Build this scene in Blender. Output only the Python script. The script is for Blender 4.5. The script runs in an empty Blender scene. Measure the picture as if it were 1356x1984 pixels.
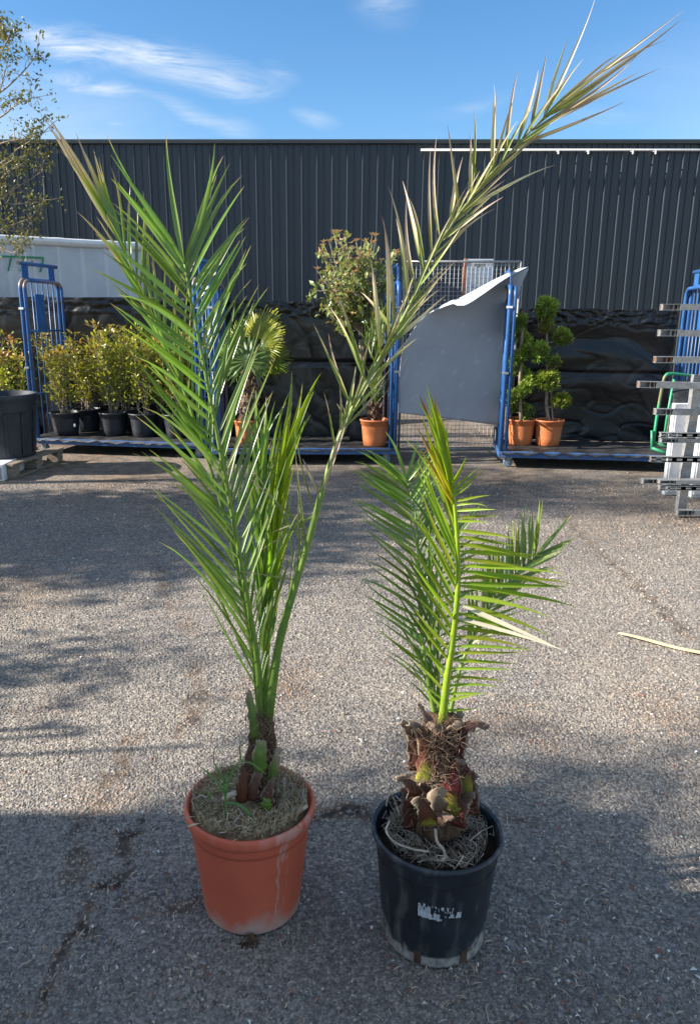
import bpy, math, random
import numpy as np
from mathutils import Vector, Matrix, noise
R = math.radians
random.seed(7)
rng = np.random.default_rng(11)
scene = bpy.context.scene
C = scene.collection

# ------------------------------------------------------------------ camera
CAM_H, PITCH, FPX, PPX, PPY = 1.4, R(14.5), 1443.0, 612.0, 992.0
cam_data = bpy.data.cameras.new('camera')
cam_data.sensor_fit = 'VERTICAL'
cam_data.sensor_height = 36.0
cam_data.lens = 36.0 * FPX / 1984.0
cam_data.shift_x = (678.0 - PPX) / 1984.0
cam_data.clip_start, cam_data.clip_end = 0.02, 2000
cam = bpy.data.objects.new('camera', cam_data)
C.objects.link(cam)
cam.location = (0, 0, CAM_H)
cam.rotation_euler = (R(90) - PITCH, 0, 0)
scene.camera = cam

# ------------------------------------------------------------------ light
SUN_EL, SUN_AZ = R(29), R(5)           # the sun stands to the left, a little behind the camera
to_sun = Vector((-math.cos(SUN_AZ) * math.cos(SUN_EL), -math.sin(SUN_AZ) * math.cos(SUN_EL), math.sin(SUN_EL)))
sd = bpy.data.lights.new('sun', 'SUN')
sd.energy, sd.angle, sd.color = 5.0, R(0.53), (1.0, 0.94, 0.86)
sun = bpy.data.objects.new('sun', sd)
C.objects.link(sun)
sun.rotation_euler = to_sun.to_track_quat('Z', 'Y').to_euler()
scene.view_settings.view_transform = 'Standard'
scene.view_settings.look = 'None'
scene.view_settings.exposure = 1.27
scene.view_settings.gamma = 1.0
scene.cycles.max_bounces, scene.cycles.diffuse_bounces, scene.cycles.glossy_bounces, scene.cycles.transmission_bounces = 6, 3, 2, 3

def uv_sky(x, y):                      # photograph pixel -> (x/y, z/y) of that direction
    d = Vector((x - PPX, math.cos(PITCH) * FPX + math.sin(PITCH) * (PPY - y), -math.sin(PITCH) * FPX + math.cos(PITCH) * (PPY - y)))
    return d.x / d.y, d.z / d.y

DOME_X, DOME_Y = 4.4, 8.1  # offset leaves the visible sky clear of the added cirrus
world = bpy.data.worlds.new('World')
scene.world = world
world.use_nodes = True
nt = world.node_tree
nt.nodes.clear()
N = nt.nodes.new
Lk = nt.links.new
wout, bg = N('ShaderNodeOutputWorld'), N('ShaderNodeBackground')
sky = N('ShaderNodeTexSky')
sky.sky_type = 'NISHITA'
sky.sun_disc = False
sky.sun_elevation = SUN_EL
sky.sun_rotation = math.atan2(to_sun.x, to_sun.y)
sky.altitude, sky.air_density, sky.dust_density, sky.ozone_density = 0, 1.0, 0.3, 3.0
bg.inputs['Strength'].default_value = 0.10
Lk(bg.outputs[0], wout.inputs[0])
tc, sep = N('ShaderNodeTexCoord'), N('ShaderNodeSeparateXYZ')
Lk(tc.outputs['Generated'], sep.inputs[0])
def wmath(op, a, b=None, clamp=False):
    n = N('ShaderNodeMath')
    n.operation, n.use_clamp = op, clamp
    for i, v in enumerate((a, b)):
        if v is None: continue
        if isinstance(v, (int, float)): n.inputs[i].default_value = v
        else: Lk(v, n.inputs[i])
    return n.outputs[0]
yy = wmath('MAXIMUM', wmath('ABSOLUTE', sep.outputs[1]), 0.05)
cmb = N('ShaderNodeCombineXYZ')
Lk(wmath('DIVIDE', sep.outputs[0], yy), cmb.inputs[0])
Lk(wmath('DIVIDE', sep.outputs[2], yy), cmb.inputs[1])
def wisp(x0, y0, x1, y1, width, gain):
    a, b = Vector(uv_sky(x0, y0)), Vector(uv_sky(x1, y1))
    m = N('ShaderNodeMapping')
    m.vector_type = 'TEXTURE'
    c = (a + b) / 2
    m.inputs['Location'].default_value = (c.x, c.y, 0)
    m.inputs['Rotation'].default_value = (0, 0, math.atan2(b.y - a.y, b.x - a.x))
    m.inputs['Scale'].default_value = ((b - a).length * 0.62, width / FPX, 1)
    warp = N('ShaderNodeVectorMath'); warp.operation = 'ADD'
    Lk(cmb.outputs[0], warp.inputs[0]); Lk(wv.outputs[0], warp.inputs[1])
    Lk(warp.outputs[0], m.inputs['Vector'])
    g = N('ShaderNodeTexGradient'); g.gradient_type = 'SPHERICAL'
    Lk(m.outputs[0], g.inputs[0])
    return wmath('MULTIPLY', wmath('POWER', g.outputs['Fac'], 1.3), gain)
wn = N('ShaderNodeTexNoise'); wn.inputs['Scale'].default_value = 5; wn.inputs['Detail'].default_value = 4
Lk(cmb.outputs[0], wn.inputs['Vector'])
wsub = N('ShaderNodeVectorMath'); wsub.operation = 'SUBTRACT'; wsub.inputs[1].default_value = (.5, .5, .5)
Lk(wn.outputs['Color'], wsub.inputs[0])
wv = N('ShaderNodeVectorMath'); wv.operation = 'SCALE'; wv.inputs['Scale'].default_value = 0.05
Lk(wsub.outputs[0], wv.inputs[0])
total = None
for a in ((20, 62, 260, 118, 40, 1.3), (170, 95, 400, 150, 46, 1.2), (320, 130, 545, 176, 40, 1.2), (200, 85, 420, 110, 30, .6), (60, 150, 300, 205, 22, 1.2), (40, 60, 150, 85, 22, .9),
          (290, 200, 430, 240, 22, 1.0), (150, 205, 250, 255, 20, .6), (500, 130, 580, 155, 26, .5), (560, 225, 660, 245, 22, .55),
          (680, -40, 800, 20, 60, .5), (60, 120, 240, 180, 60, .35), (400, 235, 500, 275, 30, .4), (820, 230, 1000, 190, 22, .25), (1050, 230, 1330, 210, 30, .2)):
    w = wisp(*a)
    total = w if total is None else wmath('ADD', total, w)
mp = N('ShaderNodeMapping')
mp.inputs['Rotation'].default_value = (0, 0, R(16))
mp.inputs['Scale'].default_value = (5.5, 30, 1)
Lk(cmb.outputs[0], mp.inputs['Vector'])
cn = N('ShaderNodeTexNoise')
cn.inputs['Scale'].default_value, cn.inputs['Detail'].default_value, cn.inputs['Roughness'].default_value, cn.inputs['Distortion'].default_value = 1.0, 9, .68, 1.1
Lk(mp.outputs[0], cn.inputs['Vector'])
streak = wmath('MULTIPLY', wmath('SUBTRACT', cn.outputs['Fac'], 0.34), 2.9, True)
# cirrus layer added over the unseen dome to whiten the fill light
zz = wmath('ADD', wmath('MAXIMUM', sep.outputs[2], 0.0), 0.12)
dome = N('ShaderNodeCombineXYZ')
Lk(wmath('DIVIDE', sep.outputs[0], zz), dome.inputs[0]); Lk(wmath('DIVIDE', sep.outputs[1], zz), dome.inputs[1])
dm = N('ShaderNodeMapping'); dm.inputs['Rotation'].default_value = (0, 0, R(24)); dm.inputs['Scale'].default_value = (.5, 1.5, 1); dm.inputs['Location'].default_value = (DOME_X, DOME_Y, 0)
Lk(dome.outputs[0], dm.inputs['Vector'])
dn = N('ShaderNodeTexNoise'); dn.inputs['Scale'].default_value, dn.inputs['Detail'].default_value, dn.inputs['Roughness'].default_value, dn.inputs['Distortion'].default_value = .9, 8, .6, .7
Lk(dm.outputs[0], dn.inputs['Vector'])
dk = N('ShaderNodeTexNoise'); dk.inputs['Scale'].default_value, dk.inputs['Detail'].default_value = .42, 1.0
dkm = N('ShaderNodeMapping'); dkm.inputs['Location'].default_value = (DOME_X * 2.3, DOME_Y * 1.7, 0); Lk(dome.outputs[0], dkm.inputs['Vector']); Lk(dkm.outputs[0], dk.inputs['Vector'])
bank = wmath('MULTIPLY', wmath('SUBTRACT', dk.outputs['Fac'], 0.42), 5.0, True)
fill_veil = wmath('MULTIPLY', wmath('MULTIPLY', wmath('SUBTRACT', dn.outputs['Fac'], 0.30), 2.8, True), bank)
cfac = wmath('MAXIMUM', wmath('MULTIPLY', wmath('MULTIPLY', total, streak), 1.15, True), wmath('MULTIPLY', fill_veil, .8))
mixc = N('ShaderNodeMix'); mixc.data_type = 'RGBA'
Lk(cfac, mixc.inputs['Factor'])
hsv = N('ShaderNodeHueSaturation')
hsv.inputs['Saturation'].default_value = 1.22
hsv.inputs['Value'].default_value = 0.86
Lk(sky.outputs[0], hsv.inputs['Color'])
Lk(hsv.outputs[0], mixc.inputs['A'])
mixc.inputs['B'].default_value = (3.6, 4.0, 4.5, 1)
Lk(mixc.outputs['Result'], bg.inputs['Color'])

# ------------------------------------------------------------------ helpers
CP, SP = math.cos(PITCH), math.sin(PITCH)
def P(x, y, D):                        # the point seen at photograph pixel (x, y) at distance D down the yard
    dy, dz = CP * FPX + SP * (PPY - y), -SP * FPX + CP * (PPY - y)
    k = D / dy
    return Vector((k * (x - PPX), D, CAM_H + k * dz))
def G(x, y):                           # the ground point at a pixel
    dy, dz = CP * FPX + SP * (PPY - y), -SP * FPX + CP * (PPY - y)
    k = -CAM_H / dz
    return Vector((k * (x - PPX), k * dy, 0))
def XD(x, D, z=0.2):                   # X of a pixel column for something at distance D and height z
    return (x - PPX) / FPX * (D * CP - (z - CAM_H) * SP)

ORIGIN = {}
def tag(o, label=None, cat=None, group=None, kind=None):
    if label: o['label'] = label
    if cat: o['category'] = cat
    if group: o['group'] = group
    if kind: o['kind'] = kind
    return o
def thing(name, label, cat, loc, group=None):
    o = bpy.data.objects.new(name, None)
    o.empty_display_size = .1
    C.objects.link(o)
    o.location = loc
    ORIGIN[o.name] = Vector(loc)
    return tag(o, label, cat, group)
def meshobj(name, me, parent=None):
    o = bpy.data.objects.new(name, me)
    C.objects.link(o)
    if parent is not None:
        o.parent = parent
        ORIGIN[o.name] = ORIGIN[parent.name]
    else:
        ORIGIN[o.name] = Vector((0, 0, 0))
    return o
class MB:
    def __init__(s): s.v, s.f, s.a = [], [], []
    def vert(s, p, a=0.0):
        s.v.append(tuple(p)); s.a.append(a); return len(s.v) - 1
    def box(s, lo, hi, T=None, a=0.0):
        i = len(s.v)
        for z in (lo[2], hi[2]):
            for x, y in ((lo[0], lo[1]), (hi[0], lo[1]), (hi[0], hi[1]), (lo[0], hi[1])):
                p = (x, y, z)
                s.vert(T(p) if T else p, a)
        s.f += [(i, i+3, i+2, i+1), (i+4, i+5, i+6, i+7), (i, i+1, i+5, i+4), (i+1, i+2, i+6, i+5), (i+2, i+3, i+7, i+6), (i+3, i, i+4, i+7)]
        return s
    def tube(s, pts, rad, n=8, caps=True, a=0.0):
        pts = [Vector(p) for p in pts]
        if not isinstance(rad, (list, tuple)): rad = [rad] * len(pts)
        if not isinstance(a, (list, tuple)): a = [a] * len(pts)
        rings, prev = [], None
        for k, p in enumerate(pts):
            t = (pts[min(k+1, len(pts)-1)] - pts[max(k-1, 0)]).normalized()
            if prev is None:
                u = t.cross(Vector((0, 0, 1)))
                if u.length < .1: u = t.cross(Vector((0, 1, 0)))
                u.normalize()
            else:
                u = prev - t * prev.dot(t)
                u = u.normalized() if u.length > 1e-6 else t.orthogonal().normalized()
            prev = u
            w = t.cross(u)
            rings.append([s.vert(p + (u * math.cos(2*math.pi*j/n) + w * math.sin(2*math.pi*j/n)) * rad[k], a[k]) for j in range(n)])
        for r0, r1 in zip(rings, rings[1:]):
            for j in range(n): s.f.append((r0[j], r0[(j+1) % n], r1[(j+1) % n], r1[j]))
        if caps:
            s.f.append(tuple(reversed(rings[0]))); s.f.append(tuple(rings[-1]))
        return s
    def lathe(s, prof, c, n=48, a=None, squash=None):
        rings = []
        for k, (r, z) in enumerate(prof):
            ring = []
            for j in range(n):
                th = 2 * math.pi * j / n
                p = Vector((c[0] + r * math.cos(th), c[1] + r * math.sin(th), c[2] + z))
                ring.append(s.vert(p, a(th, r, z) if a else 0.0))
            rings.append(ring)
        for r0, r1 in zip(rings, rings[1:]):
            for j in range(n): s.f.append((r0[j], r0[(j+1) % n], r1[(j+1) % n], r1[j]))
        return s
    def grid(s, fn, nu, nv, a=None):
        idx = [[s.vert(fn(i / nu, j / nv), a(i / nu, j / nv) if a else 0.0) for i in range(nu + 1)] for j in range(nv + 1)]
        for j in range(nv):
            for i in range(nu): s.f.append((idx[j][i], idx[j][i+1], idx[j+1][i+1], idx[j+1][i]))
        return s
    def leaf(s, p, d, n, L, W, a=0.0, curl=.15):
        d = d.normalized()
        sd_ = d.cross(n)
        if sd_.length < 1e-4: sd_ = d.orthogonal()
        sd_.normalize(); n = sd_.cross(d)
        i = len(s.v)
        s.vert(p, a); s.vert(p + d*L*.5 + sd_*W*.5 + n*W*curl, a); s.vert(p + d*L - n*L*.12, a); s.vert(p + d*L*.5 - sd_*W*.5 + n*W*curl, a)
        s.vert(p + d*L*.5, a)
        s.f += [(i, i+1, i+4), (i+1, i+2, i+4), (i+2, i+3, i+4), (i+3, i, i+4)]
    def build(s, name, mat, parent=None, smooth=False, bevel=0, solid=0):
        o_ = ORIGIN[parent.name] if parent is not None else Vector((0, 0, 0))
        me = bpy.data.meshes.new(name)
        me.from_pydata([(x - o_.x, y - o_.y, z - o_.z) for x, y, z in s.v], [], s.f)
        if any(s.a):
            at = me.attributes.new('a', 'FLOAT', 'POINT')
            at.data.foreach_set('value', s.a)
        if smooth: me.polygons.foreach_set('use_smooth', [True] * len(me.polygons))
        me.materials.append(mat)
        o = meshobj(name, me, parent)
        if solid:
            m = o.modifiers.new('thickness', 'SOLIDIFY'); m.thickness = solid; m.offset = 0
        if bevel:
            m = o.modifiers.new('edges', 'BEVEL'); m.width = bevel; m.segments = 2; m.limit_method = 'ANGLE'
        return o
def fbm(p, s=1.0, o=4):
    return noise.fractal(Vector(p) * s, 1.0, 2.0, o)
def rv(k=1.0):
    return Vector((random.gauss(0, k), random.gauss(0, k), random.gauss(0, k)))
def spline(pts, n):
    """Catmull-Rom through pts (Vectors of any size), n samples"""
    pts = [Vector(p) for p in pts]
    q = [pts[0] * 2 - pts[1]] + pts + [pts[-1] * 2 - pts[-2]]
    out = []
    for k in range(n):
        t = k / (n - 1) * (len(pts) - 1)
        i = min(int(t), len(pts) - 2); t -= i
        a, b, c, d = q[i:i+4]
        out.append(.5 * ((2*b) + (c - a)*t + (2*a - 5*b + 4*c - d)*t*t + (3*b - a - 3*c + d)*t**3))
    return out

# ------------------------------------------------------------------ materials
def nodes_of(m):
    m.use_nodes = True
    return m.node_tree, m.node_tree.nodes, m.node_tree.links
def col(c): return (c[0], c[1], c[2], 1)
def pmat(name, c1, c2=None, scale=8, rough=.6, bump=0.0, bscale=None, metal=0.0, detail=5, stretch=(1, 1, 1), attr=None, acol=None, spec=.5, contrast=(.35, .65), rrange=.12, vary=0.0, sheen=0):
    """two-tone noise colour, bump, optional vertex attribute 'a' mixing in a third colour"""
    m = bpy.data.materials.new(name)
    t, n, l = nodes_of(m)
    b = n['Principled BSDF']
    b.inputs['Roughness'].default_value = rough
    b.inputs['Metallic'].default_value = metal
    b.inputs['Specular IOR Level'].default_value = spec
    tc = n.new('ShaderNodeTexCoord'); mp = n.new('ShaderNodeMapping'); mp.inputs['Scale'].default_value = stretch
    l.new(tc.outputs['Object'], mp.inputs[0])
    nz = n.new('ShaderNodeTexNoise'); nz.inputs['Scale'].default_value = scale; nz.inputs['Detail'].default_value = detail; nz.inputs['Roughness'].default_value = .62
    l.new(mp.outputs[0], nz.inputs['Vector'])
    rp = n.new('ShaderNodeValToRGB')
    rp.color_ramp.elements[0].position, rp.color_ramp.elements[1].position = contrast
    rp.color_ramp.elements[0].color, rp.color_ramp.elements[1].color = col(c1), col(c2 or c1)
    l.new(nz.outputs['Fac'], rp.inputs[0])
    out = rp.outputs[0]
    if acol:
        at = n.new('ShaderNodeAttribute'); at.attribute_name = 'a'
        mx = n.new('ShaderNodeMix'); mx.data_type = 'RGBA'
        l.new(at.outputs['Fac'], mx.inputs['Factor']); l.new(out, mx.inputs['A']); mx.inputs['B'].default_value = col(acol)
        out = mx.outputs['Result']
    if vary:
        oi = n.new('ShaderNodeObjectInfo'); hs = n.new('ShaderNodeHueSaturation'); mr = n.new('ShaderNodeMapRange')
        mr.inputs['To Min'].default_value, mr.inputs['To Max'].default_value = 1 - vary, 1 + vary
        l.new(oi.outputs['Random'], mr.inputs['Value']); l.new(mr.outputs[0], hs.inputs['Value']); l.new(out, hs.inputs['Color'])
        out = hs.outputs[0]
    l.new(out, b.inputs['Base Color'])
    mr = n.new('ShaderNodeMapRange'); mr.inputs['To Min'].default_value, mr.inputs['To Max'].default_value = rough - rrange, min(1, rough + rrange)
    l.new(nz.outputs['Fac'], mr.inputs['Value']); l.new(mr.outputs[0], b.inputs['Roughness'])
    if bump:
        nb = n.new('ShaderNodeTexNoise'); nb.inputs['Scale'].default_value = bscale or scale * 4; nb.inputs['Detail'].default_value = 5
        l.new(mp.outputs[0], nb.inputs['Vector'])
        bp = n.new('ShaderNodeBump'); bp.inputs['Strength'].default_value = bump; bp.inputs['Distance'].default_value = .01
        l.new(nb.outputs['Fac'], bp.inputs['Height']); l.new(bp.outputs[0], b.inputs['Normal'])
    return m
def leafmat(name, stops, trans=.35, rough=.42, vary=.25, spec=.45, hue=.02, tmul=(1.1, 1.25, .5)):
    """colour ramp over the vertex attribute 'a' (0 fresh .. 1 dry, young or painted sunlit), translucent blade"""
    m = bpy.data.materials.new(name)
    t, n, l = nodes_of(m)
    b = n['Principled BSDF']; out = n['Material Output']
    b.inputs['Roughness'].default_value = rough; b.inputs['Specular IOR Level'].default_value = spec
    at = n.new('ShaderNodeAttribute'); at.attribute_name = 'a'
    rp = n.new('ShaderNodeValToRGB')
    e = rp.color_ramp.elements
    e[0].position, e[0].color = stops[0][0], col(stops[0][1])
    e[1].position, e[1].color = stops[-1][0], col(stops[-1][1])
    for pos, c in stops[1:-1]:
        x = e.new(pos); x.color = col(c)
    l.new(at.outputs['Fac'], rp.inputs[0])
    tc = n.new('ShaderNodeTexCoord')
    nz = n.new('ShaderNodeTexNoise'); nz.inputs['Scale'].default_value = 22; nz.inputs['Detail'].default_value = 4
    l.new(tc.outputs['Object'], nz.inputs['Vector'])
    oi = n.new('ShaderNodeObjectInfo')
    ad = n.new('ShaderNodeMath'); ad.operation = 'ADD'; l.new(oi.outputs['Random'], ad.inputs[0]); l.new(nz.outputs['Fac'], ad.inputs[1])
    mr = n.new('ShaderNodeMapRange'); mr.inputs['From Max'].default_value = 2
    mr.inputs['To Min'].default_value, mr.inputs['To Max'].default_value = 1 - vary * 1.6, 1 + vary * 1.6
    l.new(ad.outputs[0], mr.inputs['Value'])
    mh = n.new('ShaderNodeMapRange'); mh.inputs['To Min'].default_value, mh.inputs['To Max'].default_value = .5 - hue, .5 + hue
    l.new(oi.outputs['Random'], mh.inputs['Value'])
    hs = n.new('ShaderNodeHueSaturation'); l.new(rp.outputs[0], hs.inputs['Color']); l.new(mr.outputs[0], hs.inputs['Value']); l.new(mh.outputs[0], hs.inputs['Hue'])
    l.new(hs.outputs[0], b.inputs['Base Color'])
    mu = n.new('ShaderNodeMix'); mu.data_type = 'RGBA'; mu.blend_type = 'MULTIPLY'; mu.inputs['Factor'].default_value = 1
    l.new(hs.outputs[0], mu.inputs['A']); mu.inputs['B'].default_value = (tmul[0], tmul[1], tmul[2], 1)
    tr = n.new('ShaderNodeBsdfTranslucent'); l.new(mu.outputs['Result'], tr.inputs['Color'])
    mx = n.new('ShaderNodeMixShader'); mx.inputs[0].default_value = trans
    l.new(b.outputs[0], mx.inputs[1]); l.new(tr.outputs[0], mx.inputs[2]); l.new(mx.outputs[0], out.inputs[0])
    return m
M = {}
M['palm'] = leafmat('palm_leaflet', [(0, (.145, .24, .045)), (.3, (.24, .33, .06)), (.48, (.45, .41, .08)), (.62, (.46, .33, .16)), (1, (.54, .40, .25))], .38, .30, .3, .8)
M['palm_young'] = leafmat('palm_young_leaflet', [(0, (.27, .38, .035)), (.35, (.42, .47, .035)), (.5, (.62, .52, .03)), (.66, (.36, .17, .05)), (1, (.33, .20, .11))], .58, .40, .25)
M['palm_dry'] = leafmat('palm_dry_leaflet', [(0, (.19, .25, .05)), (.3, (.30, .31, .08)), (.45, (.56, .45, .24)), (.7, (.70, .54, .37)), (1, (.50, .31, .27))], .22, .55, .3)
M['palm_pale'] = leafmat('palm_bleached_leaflet', [(0, (.34, .40, .16)), (.3, (.62, .56, .42)), (1, (.66, .58, .46))], .25, .6, .15)
M['rachis'] = pmat('rachis', (.20, .28, .04), (.12, .22, .03), 30, .45, .15, 90, acol=(.45, .33, .17))
M['rachis_y'] = pmat('rachis_yellow_green', (.34, .42, .03), (.22, .36, .03), 30, .4, .1, 90, acol=(.45, .33, .17))
M['terracotta'] = pmat('terracotta_plastic', (.60, .122, .062), (.68, .148, .076), 5, .52, .08, 120, acol=(.55, .40, .33), spec=.35)
M['orange_pot'] = pmat('orange_plastic_pot', (.52, .16, .055), (.60, .20, .075), 5, .5, .05, 60, acol=(.6, .42, .3), spec=.35, vary=.1)
M['black_pot'] = pmat('black_plastic_pot', (.012, .016, .021), (.026, .032, .04), 7, .42, .1, 80, acol=(.42, .38, .33), spec=.5)
M['dark_pot'] = pmat('dark_plastic_pot', (.018, .021, .027), (.03, .034, .042), 9, .45, .05, 60, spec=.5)
M['soil'] = pmat('soil', (.018, .013, .009), (.05, .036, .024), 30, .95, .8, 60, spec=.1)
M['straw_soil'] = pmat('straw_soil', (.16, .105, .06), (.42, .30, .17), 40, .95, .8, 90, spec=.1)
M['straw'] = pmat('straw', (.80, .66, .42), (.50, .37, .20), 40, .85, spec=.2, acol=(.10, .07, .042))
M['root'] = pmat('root', (.72, .60, .47), (.38, .29, .20), 25, .85, spec=.2, acol=(.09, .065, .045))
M['fibre'] = pmat('palm_fibre', (.15, .09, .055), (.055, .032, .02), 40, .9, .6, 120, stretch=(1, 1, .25), spec=.15)
M['boot'] = leafmat('palm_boot', [(0, (.22, .24, .03)), (.22, (.27, .25, .035)), (.34, (.115, .026, .018)), (.58, (.105, .032, .022)), (.8, (.115, .062, .04)), (1, (.27, .20, .145))], .04, .68, .3, .25, tmul=(1, 1, 1))
M['fibre_strand'] = pmat('fibre_strand', (.30, .20, .13), (.11, .07, .045), 30, .9, spec=.15)
M['stub'] = leafmat('palm_stub', [(0, (.12, .20, .03)), (.6, (.15, .22, .04)), (.85, (.34, .26, .15)), (1, (.30, .22, .15))], .06, .5, .15, tmul=(1, 1, 1))
M['weed'] = leafmat('weed_blade', [(0, (.10, .22, .06)), (1, (.16, .27, .07))], .4, .4, .2)
M['bark'] = pmat('bark', (.30, .24, .17), (.16, .12, .085), 30, .85, .5, 60, spec=.2)
M['bark_pale'] = pmat('bark_pale', (.38, .32, .24), (.22, .17, .12), 30, .85, .4, 60, spec=.2)
M['photinia'] = leafmat('photinia_leaf', [(0, (.17, .21, .04)), (.35, (.38, .41, .06)), (.7, (.46, .42, .08)), (1, (.52, .20, .10))], .3, .32, .28, .6, tmul=(1.1, 1.15, .5))
M['standard'] = leafmat('laurel_leaf', [(0, (.14, .18, .06)), (.5, (.30, .33, .10)), (.75, (.38, .26, .13)), (1, (.50, .22, .16))], .28, .32, .3, .6, tmul=(1.1, 1.1, .6))
M['conifer'] = leafmat('conifer_scale', [(0, (.12, .17, .03)), (.5, (.28, .34, .05)), (.85, (.44, .46, .08)), (1, (.15, .10, .05))], .25, .55, .3, .3)
M['fan'] = leafmat('fan_leaf', [(0, (.12, .22, .07)), (.6, (.30, .38, .05)), (1, (.44, .44, .07))], .45, .42, .2)
M['tree_leaf'] = leafmat('tree_leaf', [(0, (.12, .14, .055)), (.6, (.25, .27, .09)), (1, (.46, .40, .05))], .28, .42, .28, .5, tmul=(1.1, 1.1, .6))
M['shade_leaf'] = leafmat('shade_tree_leaf', [(0, (.05, .09, .025)), (1, (.09, .13, .035))], .3, .45, .2)
M['blue'] = pmat('blue_paint', (.026, .10, .27), (.035, .125, .33), 14, .38, .06, 60, acol=(.34, .22, .13), spec=.5, vary=.08)
M['blue_worn'] = pmat('blue_paint_worn', (.03, .11, .30), (.12, .17, .27), 22, .45, .1, 60, contrast=(.45, .75), spec=.5)
M['steel'] = pmat('galvanised_steel', (.24, .24, .235), (.36, .355, .34), 30, .48, .08, 90, metal=.35, acol=(.27, .12, .05), spec=.5)
M['wire'] = pmat('galvanised_wire', (.40, .41, .41), (.55, .55, .54), 20, .45, metal=.3)
M['rubber'] = pmat('castor_rubber', (.10, .17, .24), (.16, .24, .32), 20, .6)
M['black_rubber'] = pmat('black_rubber', (.012, .012, .013), (.03, .03, .03), 20, .6)
M['tarp'] = pmat('black_film', (.003, .0032, .0038), (.006, .0064, .0075), 3, .30, .03, 25, spec=.6, rrange=.1)
M['mat'] = pmat('black_ground_fabric', (.012, .012, .013), (.05, .048, .045), 7, .55, .35, 200, spec=.4)
M['banner'] = pmat('white_banner', (.52, .55, .58), (.62, .64, .66), 3, .5, .2, 12, spec=.35, acol=(.78, .78, .78))
M['white'] = pmat('white_paint', (.70, .70, .68), (.80, .80, .78), 8, .5, .05, 50)
M['white_dirty'] = pmat('white_dirty_panel', (.60, .61, .61), (.78, .78, .77), 9, .5, .08, 40, spec=.4)
M['green_ink'] = pmat('green_marker', (.015, .22, .09), (.03, .30, .12), 20, .6)
M['black_ink'] = pmat('black_marker', (.015, .015, .02), (.03, .03, .035), 20, .6)
M['blue_ink'] = pmat('blue_marker', (.05, .13, .38), (.08, .18, .45), 20, .6)
M['orange_edge'] = pmat('orange_edge', (.50, .15, .06), (.58, .22, .10), 20, .6)
M['grey_sheet'] = pmat('grey_plastic_sheet', (.34, .355, .38), (.39, .405, .43), 2.5, .42, .06, 9, spec=.45, acol=(.62, .64, .66), rrange=.08)
M['cladding'] = pmat('dark_cladding', (.033, .043, .053), (.042, .053, .065), 1.3, .38, .03, 8, spec=.45, stretch=(1, 1, .15), rrange=.08, vary=.07)
M['cladding_cap'] = pmat('dark_cladding_cap', (.028, .038, .042), (.036, .047, .05), 3, .45)
M['pallet'] = pmat('pallet_wood', (.30, .25, .19), (.17, .135, .10), 9, .85, .5, 60, stretch=(1, 6, 6), spec=.2, vary=.2)
M['green_paint'] = pmat('green_paint', (.03, .30, .13), (.05, .38, .18), 18, .42, acol=(.26, .12, .06), spec=.5)
M['cane'] = pmat('dry_stick', (.58, .42, .22), (.66, .52, .30), 25, .7, .2, 80, stretch=(1, 1, 1), spec=.25)
M['blocker'] = pmat('blocker_paint', (.08, .10, .10), (.10, .12, .12), 6, .6)
M['litter'] = leafmat('litter', [(0, (.62, .52, .36)), (.35, (.50, .40, .26)), (.6, (.30, .12, .07)), (.8, (.24, .17, .11)), (1, (.78, .76, .70))], 0, .8, .3, .2)
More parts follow.
